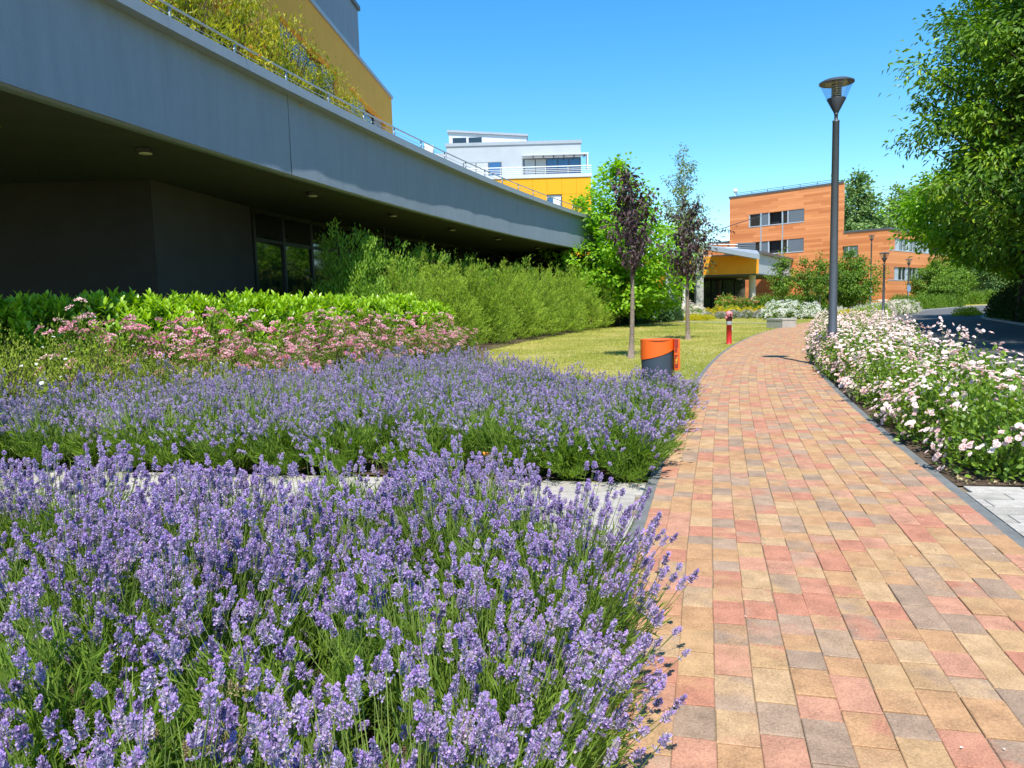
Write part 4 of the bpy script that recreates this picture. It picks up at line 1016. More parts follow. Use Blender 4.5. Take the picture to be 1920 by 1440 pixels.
# ---- lavender -----------------------------------------------------------------
LAV_TIPS = {}
def lavender(seed, nst, nleaf, hi=True, h=(0.42, 0.62), spread=0.30, dried=False):
    r_ = np.random.default_rng(seed)
    fol, flo = Geo(), Geo()
    ncl = max(6, nst // 6); ci = r_.integers(0, ncl, nst)          # stems come in tufts, with gaps between
    az = r_.uniform(0, 2 * np.pi, ncl)[ci] + r_.normal(0, 0.22, nst); rad = np.clip(np.sqrt(r_.random(ncl))[ci] + r_.normal(0, 0.10, nst), 0, 1.15)
    A = np.stack([0.10 * rad * np.cos(az), 0.10 * rad * np.sin(az), np.full(nst, 0.04)], 1)
    lean = spread * rad * (0.75 + 0.5 * r_.random(nst)); hh = (r_.uniform(*h, ncl)[ci] + r_.normal(0, 0.035, nst)) * (1 - 0.25 * rad ** 2)
    az2 = az + r_.normal(0, 0.45, nst)
    E_ = A + np.stack([lean * np.cos(az2), lean * np.sin(az2), hh], 1)
    B = A * 0.45 + E_ * 0.55 + np.stack([lean * 0.22 * np.cos(az2), lean * 0.22 * np.sin(az2), -0.02 * hh], 1)
    SP = bez(A, B, E_, 6)
    fol.tubes(SP, np.tile(np.linspace(0.0019, 0.0013, 6) * (1 if hi else 1.5), (nst, 1)), 3, 1, r_.random(nst))
    # narrow leaves low on the stems and in the cushion below
    k = r_.integers(0, nst, nleaf); t = r_.random(nleaf) ** 1.15 * 0.62
    kk = np.clip(t * 5, 0, 4.99); k0 = kk.astype(int); f_ = (kk - k0)[:, None]
    P = SP[k, k0] * (1 - f_) + SP[k, k0 + 1] * f_ + r_.normal(0, 0.022, (nleaf, 3)) * np.array([1, 1, 0.5])
    P[:, 2] = np.maximum(P[:, 2], 0.02)
    outw = np.stack([np.cos(az2[k]), np.sin(az2[k]), np.zeros(nleaf)], 1)
    D = unit(outw * 0.55 + np.array([0, 0, 0.95]) + r_.normal(0, 0.38, (nleaf, 3)))
    sz = (0.75 + 0.6 * r_.random(nleaf)) * (1 if hi else 1.25)
    fol.leaves(P, D, r_.normal(size=(nleaf, 3)) + np.array([0, 0, 0.3]), 0.062 * sz, 0.0062 * sz * (1 if hi else 1.3), 0, np.clip(r_.normal(0.5, 0.25, nleaf), 0, 1), 'd', 0.2, 0.1)
    # flower heads
    T = unit(SP[:, -1] - SP[:, -2]); X = unit(np.cross(T, np.array([0.3, 0.9, 0.1]))); Y = np.cross(T, X)
    nw, nf = (7, 9) if hi else (5, 5)
    hl = r_.uniform(0.022, 0.056, nst)
    keep = r_.random(nst) > (0.05 if hi else 0.04)
    gap = r_.random(nst) < 0.45
    tone_s = np.clip(r_.normal(0.47, 0.24, nst), 0, 0.97)
    for j in range(nw):
        tj = (j / (nw - 1)); pos = tj * hl - np.where(gap & (j == 0), 0.016, 0.0)
        prof = (0.75 + 0.55 * math.sin(math.pi * min(1, 0.15 + 0.85 * tj))) * (1.0 if tj < 0.85 else 0.75)
        base = SP[:, -1] + T * (pos - 0.2 * hl)[:, None]
        for q in range(nf):
            a_ = q / nf * 2 * np.pi + j * 0.6 + r_.normal(0, 0.22, nst)
            rad_d = np.cos(a_)[:, None] * X + np.sin(a_)[:, None] * Y
            D = unit(rad_d * (1.0 - 0.55 * tj) + T * (0.55 + 0.6 * tj) + r_.normal(0, 0.12, (nst, 3)))
            L_ = (0.0112 if hi else 0.0132) * prof * (0.6 + 0.75 * r_.random(nst)); W_ = L_ * (0.42 if hi else 0.62)
            ok = keep & (r_.random(nst) > 0.08)
            if not ok.any(): continue
            flo.leaves((base + rad_d * 0.0012)[ok], D[ok], (T + 0.4 * rad_d)[ok], L_[ok], W_[ok], 0, np.clip(tone_s + r_.normal(0, 0.22, nst), 0, 1)[ok], 'd', 0.25)
            if hi:
                flo.leaves((base + rad_d * 0.0012)[ok], D[ok], np.cross(D, T)[ok] + 0.01, L_[ok], W_[ok], 0, np.clip(tone_s + r_.normal(0, 0.22, nst), 0, 1)[ok], 'd', 0.2)
            op = ok & (r_.random(nst) < (0.40 if hi else 0.45))
            if op.any():
                tipp = base + rad_d * 0.0012 + D * (L_ * 0.8)[:, None]
                for sgn in ((1, -1) if hi else (1,)):
                    DD = unit(D * 0.55 + T * 0.6 * sgn + r_.normal(0, 0.35, (nst, 3)))
                    pl = (0.0068 if hi else 0.0105) * (0.8 + 0.5 * r_.random(nst))
                    flo.leaves(tipp[op], DD[op], rad_d[op] + 0.2 * T[op], pl[op], pl[op] * 0.95, 1, np.clip(r_.normal(0.5, 0.28, nst), 0, 1)[op], 'd', 0.15)
    mats = ['dried_leaf', 'dried_leaf'] if dried else ['lavender_leaf', 'lavender_stem']
    fm = fol.build('foliage', mats); LAV_TIPS[fm.name] = SP[:, -1] + T * 0.8 * hl[:, None]
    return fm, flo.build('flower_spikes', ['dried_leaf', 'dried_leaf'] if dried else ['lavender_calyx', 'lavender_petal'])

def plant(name, loc, rz, sc, parts, label, cat, group, tilt=(0, 0)):
    e = empty(name, loc, rz, label, cat, group, sc)
    e.rotation_euler = (tilt[0], tilt[1], rz)
    for pn, me_ in parts: obj(pn, me_, e, 'stuff')
    return e

prng = np.random.default_rng(21)
LAV_HI = [lavender(100 + i, 84, 2300, True, (0.30, 0.64)) for i in range(5)]
LAV_SPARSE = [lavender(140 + i, 22, 2500, True, (0.34, 0.56)) for i in range(3)]
def inside_poly(P, px, py):
    c = False; j = len(P) - 1
    for i in range(len(P)):
        if (P[i][1] > py) != (P[j][1] > py) and px < (P[j][0] - P[i][0]) * (py - P[i][1]) / (P[j][1] - P[i][1]) + P[i][0]: c = not c
        j = i
    return c
def jitter_grid(poly, step, jit):
    P = np.array(poly); out = []
    x0, y0 = P.min(0); x1, y1 = P.max(0); row = 0; y = y0 + step * 0.5
    while y < y1:
        x = x0 + step * (0.5 if row % 2 else 0.0)
        while x < x1:
            px, py = x + prng.normal(0, jit), y + prng.normal(0, jit)
            if inside_poly(poly, px, py): out.append((px, py))
            x += step
        y += step * 0.87; row += 1
    return out
front = [(-3.9, 1.0)] + [tuple(map(float, path_off(y, -0.24))) for y in (1.15, 2.2, 3.3, 3.75)] + [(0.15, 4.05), (-0.30, 4.95), (-0.95, 4.85), (-1.6, 4.35), (-2.6, 4.5), (-4.4, 4.95), (-5.8, 4.3)]
spots = [(x, y, (prng.normal(0, 0.07), prng.normal(0, 0.07)), 0) for x, y in jitter_grid(front, 0.385, 0.07)]
for y in np.arange(1.25, 3.75, 0.33):        # the row that flops over the path edge
    px, py = path_off(y, -0.16 + prng.normal(0, 0.04)); spots.append((float(px), float(py), (prng.normal(0, 0.05), 0.30 + prng.normal(0, 0.07)), 1))
nl = 0
for (x, y, tl, edge) in spots:
    if abs(x) / max(y, 0.3) > 0.95: continue
    dens = math.sin(x * 1.9 + 1.1) * math.sin(y * 2.3 + 0.4) + 0.5 * math.sin(x * 4.1 - y * 3.3)
    src = LAV_SPARSE[nl % 3] if (dens > 0.12 and not edge) else LAV_HI[prng.integers(5)]
    s_ = 1.04 * prng.uniform(0.84, 1.12)
    where = ('leaning over the edge of the brick path' if edge else 'at the back of the front bed, before the pale cross path' if y > 3.5 else 'at the left side of the front bed' if x < -1.5 else 'in the middle of the front bed nearest the camera')
    if src in LAV_SPARSE: where = 'with few flowers, a greener patch of the front bed'
    plant('lavender_plant', (x, y, 0.02), prng.uniform(0, 6.28) if not edge else 0.0, (s_, s_, s_ * prng.uniform(0.92, 1.08)), list(zip(('foliage', 'flower_spikes'), src)),
          'flowering lavender plant ' + where, 'lavender', 'lavender ' + where, tl)
    nl += 1
# one withered plant in the middle of the front bed
plant('withered_lavender_plant', (-0.86, 2.02, 0.02), 1.0, (0.62, 0.62, 0.62), list(zip(('foliage', 'flower_spikes'), lavender(177, 60, 900, True, dried=True))),
      'small withered straw-coloured lavender plant in the front bed', 'lavender', None)

LAV_LO = [lavender(200 + i, 66, 2100, False, (0.32, 0.70), 0.34) for i in range(4)]
LAV_GREEN = [lavender(240 + i, 42, 2300, False, (0.34, 0.66), 0.34) for i in range(3)]
rear = [tuple(map(float, path_off(y, -0.16))) for y in (6.15, 8, 10, 11.3)] + [(1.5, 11.8), (0.3, 12.9), (-0.8, 14.6), (-2.2, 14.2), (-3.6, 11.8), (-5.2, 9.6), (-8.3, 9.0), (-8.3, 8.0), (-5.2, 7.42)]
rspots = [(x, y, 0, 0) for x, y in jitter_grid(rear, 0.49, 0.08)]
for t in np.linspace(0, 1, 14):              # front row along the pale path, then the row along the kerb
    q = path_off(6.22, -0.22); rspots.append((q[0] + t * (-5.6 - q[0]) + prng.normal(0, 0.04), q[1] + t * (7.52 - q[1]) + prng.normal(0, 0.03), -0.12, 0))
for yk in np.arange(6.4, 11.3, 0.42):
    q = path_off(yk, -0.32); rspots.append((float(q[0]), float(q[1]), 0, 0.16))
for (x, y, tlx, tly) in rspots:
    x, y = float(x), float(y)
    if x / y < -0.85: continue
    front_edge = y < 6.9 + (0.55 - x) * 0.2 and x > -2.2
    src = LAV_GREEN[prng.integers(3)] if (front_edge or prng.random() < (0.78 if x > -0.6 else 0.34)) else LAV_LO[prng.integers(4)]
    s_ = prng.uniform(1.02, 1.25); hz = 0.70 if (x > 0.7 and y > 9.0) else 0.9 if x > -0.3 else 1.0
    where = ('on the green front edge of the rear bed' if (front_edge or tlx) else 'of the rear bed leaning over the brick path kerb' if tly else
             'in the front rows of the rear bed, right half' if x > -0.6 and y < 9.2 else 'in the back rows of the rear bed, near the bin' if x > -0.6 else
             'in the front rows of the rear bed, left half' if y < 9.0 else 'in the back rows of the rear bed, before the spirea')
    plant('lavender_plant', (x, y, 0.02), prng.uniform(0, 6.28) if not (tlx or tly) else 0.0, (s_, s_, s_ * 0.86 * hz * prng.uniform(0.92, 1.1)), list(zip(('foliage', 'flower_spikes'), src)),
          'lavender plant ' + where, 'lavender', 'lavender ' + where, (tlx * -1 + prng.normal(0, 0.05), tly + prng.normal(0, 0.05)))

# ---- shrubs --------------------------------------------------------------------
def laurel(seed, R=0.95, H=1.98, nst=560):
    r_ = np.random.default_rng(seed); g = Geo()
    P, d = dome_points(r_, nst, R, H, 0.2, 0.25)
    P[:, 2] = np.clip(P[:, 2], 0.25, H * 0.86 + r_.normal(0, 0.05, nst))
    stems_to(g, r_, P, 0.010, 1, 0.4)
    m = 11; bi = np.repeat(np.arange(nst), m); q = np.tile(np.arange(m), nst)
    up = unit(d[bi] * 0.6 + np.array([0, 0, 0.9]))
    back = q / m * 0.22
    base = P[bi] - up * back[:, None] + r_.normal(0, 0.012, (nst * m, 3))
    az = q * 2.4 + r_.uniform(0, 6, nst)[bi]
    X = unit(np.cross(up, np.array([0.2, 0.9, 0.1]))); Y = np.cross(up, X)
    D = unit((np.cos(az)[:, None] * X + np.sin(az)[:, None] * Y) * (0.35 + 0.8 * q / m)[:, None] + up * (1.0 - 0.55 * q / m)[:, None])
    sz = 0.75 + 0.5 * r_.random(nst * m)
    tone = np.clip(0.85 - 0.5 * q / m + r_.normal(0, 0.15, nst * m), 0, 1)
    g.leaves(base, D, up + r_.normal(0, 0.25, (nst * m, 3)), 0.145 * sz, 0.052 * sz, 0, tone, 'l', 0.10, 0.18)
    return g.build('foliage', ['laurel_leaf', 'bark_dark'])

def leafy(seed, R, H, n, leaf, leafmat, nst=60, up=0.6, p=0.35, zlo=0.12, shape='d', stem='bark_dark', clump=0.0, dr=0.15):
    r_ = np.random.default_rng(seed); g = Geo()
    S, _ = dome_points(r_, nst, R * 0.95, H * 0.95, 0.25, 0.3); stems_to(g, r_, S, 0.007 + 0.003 * H, 1)
    if clump > 0:
        c, dc = dome_points(r_, max(8, n // 60), R, H, zlo, p); i = r_.integers(0, len(c), n)
        P = c[i] + r_.normal(0, clump, (n, 3)); d = unit(dc[i] + r_.normal(0, 0.3, (n, 3))); ct = r_.uniform(0.2, 0.8, len(c))[i]
    else:
        P, d = dome_points(r_, n, R, H, zlo, p); ct = 0.5
    P[:, 2] = np.maximum(P[:, 2], 0.03)
    D = unit(d * 0.6 + np.array([0, 0, up]) + r_.normal(0, 0.5, (n, 3))); s_ = 0.7 + 0.6 * r_.random(n)
    g.leaves(P, D, d * 0.6 + np.array([0, 0, 0.6]) + r_.normal(0, 0.45, (n, 3)), leaf[0] * s_, leaf[1] * s_, 0, np.clip(ct + r_.normal(0, 0.2, n), 0, 1), shape, 0.12, dr)
    return g.build('foliage', [leafmat, stem])

def blooms(seed, R, H, nb, size, petals, mat, zlo=0.35, p=0.12, cluster=1, cr=0.05, flat=False, lift=0.03):
    """round many-petalled flowers (or flat corymbs) on the outside of a dome, singly or in clusters."""
    r_ = np.random.default_rng(seed); g = Geo()
    c, d = dome_points(r_, nb, R, H, zlo, p); d = unit(d + np.array([0, 0, 0.5]))
    c = np.repeat(c, cluster, 0) + (r_.normal(0, cr, (nb * cluster, 3)) if cluster > 1 else 0); d = np.repeat(d, cluster, 0); d = unit(d + r_.normal(0, 0.25, d.shape))
    c = c + d * lift
    n = len(c); ft_ = np.clip(np.repeat(r_.normal(0.5, 0.28, nb), cluster) + r_.normal(0, 0.12, n), 0, 1)
    X = unit(np.cross(d, np.array([0.2, 0.9, 0.15]))); Y = np.cross(d, X); fs = size * (0.7 + 0.55 * r_.random(n))
    if flat:
        for q in range(petals):
            a_ = q * 2.4; rr = math.sqrt((q + 0.5) / petals)
            pos = c + (np.cos(a_) * X + np.sin(a_) * Y) * (rr * fs * 0.5)[:, None] + d * ((1 - rr * rr) * fs * 0.16)[:, None] + r_.normal(0, size * 0.05, (n, 3))
            D = unit((np.cos(a_) * X + np.sin(a_) * Y) + d * 0.5 + r_.normal(0, 0.6, (n, 3)))
            g.leaves(pos, D, d + r_.normal(0, 0.3, (n, 3)), fs * 0.26, fs * 0.24, 0, np.clip(ft_ + r_.normal(0, 0.15, n), 0, 1), 'd', 0.1)
    else:
        rings = ((petals, 1.0, 0.25), (max(3, petals - 1), 0.72, 0.75), (3, 0.42, 1.6))
        for k, (np_, ln, upf) in enumerate(rings):
            for q in range(np_):
                a_ = q / np_ * 2 * np.pi + k * 0.55
                rd = np.cos(a_) * X + np.sin(a_) * Y
                D = unit(rd + d * upf + r_.normal(0, 0.12, (n, 3)))
                g.leaves(c, D, d - rd * upf * 0.5, fs * 0.5 * ln, fs * 0.52 * ln, 0, np.clip(ft_ + 0.1 * (1 - k) + r_.normal(0, 0.1, n), 0, 1), 'q', 0.18, 0.1)
    return g.build('flowers', mat)

# cherry laurel hedge
LAU = [laurel(300 + i) for i in range(3)]
lx = np.linspace(0, 1, 13)
for i, t in enumerate(lx):
    x = -10.2 + (t ** 0.9) * 7.6; y = 12.3 + (t ** 1.8) * 10.6
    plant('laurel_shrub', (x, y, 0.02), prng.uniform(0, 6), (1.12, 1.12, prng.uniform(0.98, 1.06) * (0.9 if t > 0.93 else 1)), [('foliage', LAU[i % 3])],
          ('glossy bright green laurel shrub in the hedge behind the pink flowers' if x > -6.6 else 'dark laurel shrub in the shade at the left end of the hedge'), 'shrub', 'laurel hedge' if x > -6.6 else 'shaded laurels')
# pink spirea drift
SPL = [leafy(320 + i, 0.62, 1.30, 2600, (0.055, 0.021), 'spirea_leaf', 90, 0.9, 0.35, 0.12) for i in range(3)]
SPF = [blooms(330 + i, 0.64, 1.36, 46, 0.125, 28, 'spirea_flower', 0.40, 0.10, 1, flat=True) for i in range(3)]
k = 0
for t in np.linspace(0, 1, 13):
    for row in range(2):
        x = -5.7 + 4.15 * t + 0.25 * row * 1.0 - 0.55 * (row == 0) + prng.normal(0, 0.08); y = 10.4 + 11.2 * t ** 1.12 - 0.35 * row + 0.4 * (row == 0) + prng.normal(0, 0.1)
        if row == 1 and t < 0.12: continue
        sc_ = prng.uniform(0.92, 1.12) * (1.0 if row == 0 else 0.84)
        plant('spirea_shrub', (x, y, 0.02), prng.uniform(0, 6), (sc_, sc_, sc_ * ((1.12 - 0.16 * t) if row == 0 else 0.86)), [('foliage', SPL[k % 3]), ('flowers', SPF[k % 3])],
              'pink flowering spirea shrub in the drift before the laurel hedge', 'shrub', 'pink spirea shrubs')
        k += 1
# pale green shrub cinquefoil with white flowers at the left
POL = [leafy(350 + i, 0.75, 0.95, 4200, (0.034, 0.014), 'potentilla_leaf', 130, 0.9, 0.35, 0.05) for i in range(2)]
POF = [blooms(355 + i, 0.75, 1.0, 9, 0.042, 5, 'white_petal', 0.3, 0.08) for i in range(2)]
for i, (x, y, s_) in enumerate([(-7.6, 9.8, 1.2), (-6.6, 9.6, 1.2), (-5.6, 9.8, 1.15), (-7.6, 10.8, 1.4), (-6.6, 10.5, 1.35), (-5.7, 10.6, 1.2), (-4.9, 10.2, 1.0), (-4.4, 11.0, 0.9), (-3.9, 11.8, 0.8)]):
    plant('cinquefoil_shrub', (x, y, 0.02), prng.uniform(0, 6), s_, [('foliage', POL[i % 2]), ('flowers', POF[i % 2])],
          'fine pale green shrub dotted with small white flowers, left of the spirea', 'shrub', 'white cinquefoil shrubs')

# feathery hedge: arching sprays of fine needles
def feather(seed, R=1.75, H=3.25, ns=1000):
    r_ = np.random.default_rng(seed); g = Geo()
    P, d = dome_points(r_, ns, R, H, 0.05, 0.22)
    D = unit(d * 0.75 + np.array([0.10, -0.10, 0.62]) + r_.normal(0, 0.18, (ns, 3)))
    ln = r_.uniform(0.35, 0.7, ns)
    A = P - D * (ln * 0.6)[:, None]; A[:, 2] = np.maximum(A[:, 2], 0.05); C_ = P + D * (ln * 0.4)[:, None] - np.array([0, 0, 0.05])
    SPn = bez(A, (A + C_) / 2 + np.array([0, 0, 0.05]), C_, 5)
    g.tubes(SPn, np.tile(np.linspace(0.006, 0.002, 5), (ns, 1)), 3, 1, r_.random(ns))
    m = 20; n = ns * m; bi = np.repeat(np.arange(ns), m); t = r_.random(n); kk = np.clip(t * 4, 0, 3.99); k0 = kk.astype(int); f_ = (kk - k0)[:, None]
    B = SPn[bi, k0] * (1 - f_) + SPn[bi, k0 + 1] * f_
    Dn = unit(D[bi] * 0.9 + r_.normal(0, 0.42, (n, 3)))
    s_ = 0.7 + 0.6 * r_.random(n)
    g.leaves(B, Dn, d[bi] + r_.normal(0, 0.5, (n, 3)), 0.125 * s_, 0.020 * s_, 0, np.clip(r_.normal(0.5, 0.2, ns)[bi] + 0.25 * (t - 0.5) + r_.normal(0, 0.1, n), 0, 1), 'd', 0.1, 0.1)
    return g.build('foliage', ['feather_leaf', 'bark_dark'])
FE = [feather(370 + i) for i in range(3)]
fpos = [(-3.6, 24.2, 0.95), (-2.7, 27.0, 1.0), (-1.5, 30.0, 1.0), (-0.3, 33.2, 1.03), (0.9, 36.4, 1.05), (2.1, 39.6, 1.08), (3.3, 42.8, 1.1), (4.6, 46.0, 1.12), (5.3, 49.0, 1.1), (-3.6, 27.6, 1.05), (-2.2, 31.4, 1.05), (-0.2, 36.0, 1.05)]
for i, (x, y, s_) in enumerate(fpos):
    plant('feathery_shrub', (x, y, 0.02), prng.uniform(-0.5, 0.5), (s_, s_, s_ * 0.94), [('foliage', FE[i % 3])], 'tall feathery yellow-green hedge shrub between laurel hedge and lawn', 'shrub', 'feathery hedge')
# taller willow-like shrubs behind it, against the windows
WI = [leafy(390 + i, 1.35, 4.1, 8000, (0.13, 0.042), 'willow_leaf', 150, 1.2, 0.3, 0.25, clump=0.13) for i in range(2)]
for i, (x, y, s_) in enumerate([(-4.9, 23.4, 1.0), (-4.1, 25.6, 0.97), (-3.2, 28.6, 0.95), (-1.7, 33.2, 0.95), (0.4, 38.5, 0.93)]):
    plant('willow_shrub', (x, y, 0.02), prng.uniform(0, 6), s_, [('foliage', WI[i % 2])], 'loose upright green shrub rising above the feathery hedge before the dark windows', 'shrub', 'upright shrubs under the terrace')
# hydrangeas at the end of the hedge
HYL = leafy(400, 1.25, 2.1, 3600, (0.17, 0.11), 'hydrangea_leaf', 60, 0.3, 0.3, 0.05)
HYF = blooms(401, 1.28, 2.1, 26, 0.20, 20, 'white_petal', 0.15, 0.06, flat=True)
for i, (x, y, s_) in enumerate([(7.6, 51.0, 1.0), (9.0, 53.2, 1.05), (10.6, 55.0, 1.05), (12.0, 57.0, 0.95)]):
    plant('hydrangea_shrub', (x, y, 0), 1.7 * i, s_, [('foliage', HYL), ('flowers', HYF)], 'dark green hydrangea with white flower heads at the end of the hedge', 'shrub', 'hydrangeas beyond the hedge')

# ---- roses along the path ------------------------------------------------------
ROL = [leafy(420 + i, 0.52, 0.70, 2100, (0.052, 0.032), 'rose_leaf', 70, 0.4, 0.35, 0.03, shape='l', stem='stem_green') for i in range(3)]
ROF = [blooms(430 + i, 0.54, 0.74, 44, 0.055, 6, 'rose_petal', 0.10, 0.08, 7, 0.045) for i in range(3)]
ROFs = [blooms(436 + i, 0.54, 0.74, 30, 0.058, 6, 'rose_petal', 0.14, 0.10, 5, 0.045) for i in range(2)]
def shoots(seed):            # tall flowering shoots that stand above the bushes
    r_ = np.random.default_rng(seed); g = Geo(); n = 7
    P = np.stack([r_.normal(0, 0.26, n), r_.normal(0, 0.26, n), r_.uniform(0.80, 1.08, n)], 1)
    stems_to(g, r_, P, 0.005, 1, 0.3)
    m = 8; c = np.repeat(P, m, 0) + r_.normal(0, 1, (n * m, 3)) * np.array([0.04, 0.04, 0.05]); d = unit(r_.normal(size=(n * m, 3)) + np.array([0, 0, 0.8])); X = unit(np.cross(d, np.array([0.2, 0.9, 0.15]))); Y = np.cross(d, X)
    fs = 0.05 * (0.7 + 0.5 * r_.random(n * m))
    for k_, (np_, ln, upf) in enumerate(((6, 1.0, 0.25), (5, 0.72, 0.8), (3, 0.4, 1.6))):
        for q in range(np_):
            a_ = q / np_ * 2 * np.pi + k_ * 0.5; rd = np.cos(a_) * X + np.sin(a_) * Y
            g.leaves(c, unit(rd + d * upf), d - rd * upf * 0.5, fs * 0.5 * ln, fs * 0.52 * ln, 0, np.clip(r_.normal(0.6, 0.2, n * m), 0, 1), 'q', 0.18, 0.1)
    nl_ = 90; t = r_.uniform(0.35, 0.95, nl_); b = P[r_.integers(0, n, nl_)] * np.stack([t ** 0.7, t ** 0.7, t], 1)
    g.leaves(b, r_.normal(size=(nl_, 3)), r_.normal(size=(nl_, 3)) + np.array([0, 0, 1]), 0.045, 0.028, 2, r_.random(nl_), 'd')
    return g.build('flower_shoots', ['rose_petal', 'stem_green', 'rose_leaf'])
SHO = [shoots(440 + i) for i in range(3)]
k = 0
for y in np.arange(6.75, 33.0, 0.62):
    p0 = np.array(path_off(y, PATH_W + 0.62)); xr = road_left(p0[1]) - 0.55
    nrow = max(1, int((xr - p0[0]) / 0.66) + 1)
    for j in range(min(nrow, 4)):
        x = p0[0] + j * 0.66 + prng.normal(0, 0.06); yy = p0[1] + prng.normal(0, 0.07) - 0.1 * j
        if x > xr or (x - 6.72) ** 2 + (yy - 15.6) ** 2 < 0.12: continue
        if x / yy > 0.85: continue
        near_ = yy < 10; s_ = prng.uniform(0.88, 1.10) * (0.94 if yy < 9 else 1.06)
        rw_ = (('edging the brick path' if j == 0 else 'towards the road') + (' at the near end, by the pale pavers' if yy < 9.2 else ', before the tall lamp post' if yy < 15.5 else ', beyond the tall lamp post'))
        fl_ = ROFs[k % 2] if (near_ and prng.random() < 0.6) else ROF[k % 3]
        plant('rose_bush', (x, yy, 0.02), prng.uniform(0, 6), (s_, s_, s_ * prng.uniform(0.92, 1.08)), [('foliage', ROL[k % 3]), ('flowers', fl_)] + ([('flower_shoots', SHO[k % 3])] if (j >= 1 and prng.random() < 0.25) else []),
              'pale pink rose bush ' + rw_, 'rose bush', 'pink roses ' + rw_)
        k += 1

# ---- trees ---------------------------------------------------------------------
PU1 = tree_meshes('bark', 'purple_leaf', seed=501, H=5.7, tr=0.075, env=[(2.45, 0.2), (2.9, 0.42), (3.6, 0.80), (4.3, 0.66), (5.0, 0.34), (5.7, 0.08)], nbr=38, lper=27, leaf=(0.16, 0.085), clump=0.10, fork=1.3, bend=0.012, along=0.72, droop=0.55, trunk_to=0.86, shell=0.6, branch_r=0.3)
PU2 = tree_meshes('bark', 'purple_leaf', seed=515, H=5.5, tr=0.085, env=[(2.3, 0.3), (2.8, 0.7), (3.5, 1.25), (4.2, 1.45), (4.8, 0.75), (5.5, 0.1)], nbr=40, lper=28, leaf=(0.17, 0.09), clump=0.11, fork=0.8, bend=0.018, along=0.72, droop=0.55, trunk_to=0.86, shell=0.6, branch_r=0.3)
tree('purple_leaf_tree', (3.25, 20.22, 0), 0.6, 1.0, PU1, 'slender young tree with dark purple leaves just behind the orange bin', 'young purple-leaved trees')
tree('purple_leaf_tree', (6.94, 29.25, 0), 2.0, 1.0, PU2, 'young purple-leaved tree with spreading branches on the lawn, left of the hydrant', 'young purple-leaved trees')
BR = tree_meshes('bark_dark', 'bright_leaf', seed=520, H=11.6, tr=0.16, env=[(0.9, 2.6), (2.5, 4.0), (4.2, 4.3), (6.2, 3.9), (8.0, 3.3), (9.8, 2.1), (11.6, 0.3)], nbr=330, lper=62, leaf=(0.27, 0.20), clump=0.30, fork=0.5, along=0.5, droop=0.3, shell=0.4, tonebase=(0.25, 0.85))
tree('maple_tree', (6.9, 48.2, 0), 0.3, (1.02, 1.02, 0.88), BR, 'bushy bright green tree with several tops in front of the orange wing')
BI = tree_meshes('bark_birch', 'birch_leaf', seed=530, H=15.2, tr=0.16, env=[(3.5, 1.6), (6, 2.3), (9, 2.3), (12, 1.5), (15.2, 0.2)], nbr=130, lper=60, leaf=(0.20, 0.12), clump=0.34, fork=1.2, along=0.5, droop=0.8, shell=0.5, tonebase=(0.3, 0.9))
tree('birch_tree', (15.9, 68.5, 0), 1.0, (1, 1, 1), BI, 'tall slim pale birch rising behind the two purple-leaved trees')
# big shade trees right of the road
TBIG = tree_meshes('bark_dark', 'shade_tree_leaf', seed=541, H=19.0, tr=0.36, env=[(1.6, 3.6), (3.2, 5.8), (6.0, 6.8), (10.0, 6.8), (14.0, 5.6), (17, 3.5), (19.0, 0.6)], nbr=900, lper=260, leaf=(0.22, 0.105), clump=0.40, fork=0.45, along=0.4, droop=0.45, shell=0.32, tonebase=(0.1, 0.85))
TMED = tree_meshes('bark_dark', 'bright_leaf', seed=545, H=9.6, tr=0.2, env=[(3.1, 2.2), (4.3, 3.9), (6.0, 4.7), (8.0, 3.5), (9.8, 0.4)], nbr=380, lper=150, leaf=(0.28, 0.13), clump=0.38, fork=0.5, along=0.4, droop=0.4, shell=0.32, tonebase=(0.1, 0.75))
tree('shade_tree', (22.3, 26.0, 0), 0.0, (1.0, 1.0, 1.0), TBIG, 'huge dark shade tree filling the right edge, overhanging the road', 'shade trees along the road')
tree('shade_tree', (19.2, 13.0, 0), 2.1, (1.0, 1.0, 0.95), TBIG, 'shade tree at the far right edge nearest the camera', 'shade trees along the road')
tree('shade_tree', (33.0, 42.0, 0), 4.0, (0.95, 0.95, 0.85), TBIG, 'dark shade tree beyond the huge one, over the road bend', 'shade trees along the road')
tree('shade_tree', (25.6, 37.5, 0), 1.0, (1.05, 1.05, 1.0), TMED, 'lighter yellow-green tree whose left side bulges over the road', 'shade trees along the road')
# small trees before the timber building
SM = [tree_meshes('bark', 'tree_leaf', seed=550 + i, H=5.2, tr=0.06, env=[(1.7, 0.4), (2.5, 0.95), (3.4, 1.0), (4.4, 0.6), (5.2, 0.1)], nbr=60, lper=34, leaf=(0.18, 0.11), clump=0.16, fork=0.8, along=0.5, droop=0.4, shell=0.4, tonebase=(0.2, 0.8)) for i in range(2)]
for i, (x, y, s_, lab) in enumerate([(20.9, 57.5, 0.98, 'small green tree left of a pair, above the white roses'), (23.0, 58.5, 0.92, 'slim small green tree between two others before the grey wall'), (25.2, 61.0, 0.98, 'small green tree right of the slim one, near the timber wall')]):
    tree('small_tree', (x, y, 0), 2.0 * i, (s_, s_, s_), SM[i % 2], lab, 'small trees before the entrance')
RD = tree_meshes('bark_dark', 'tree_leaf', seed=560, H=5.6, tr=0.11, env=[(0.9, 1.2), (1.8, 2.4), (3.2, 2.7), (4.5, 1.8), (5.6, 0.3)], nbr=170, lper=70, leaf=(0.21, 0.12), clump=0.30, fork=0.5, along=0.4, droop=0.3, shell=0.4, tonebase=(0.1, 0.8))
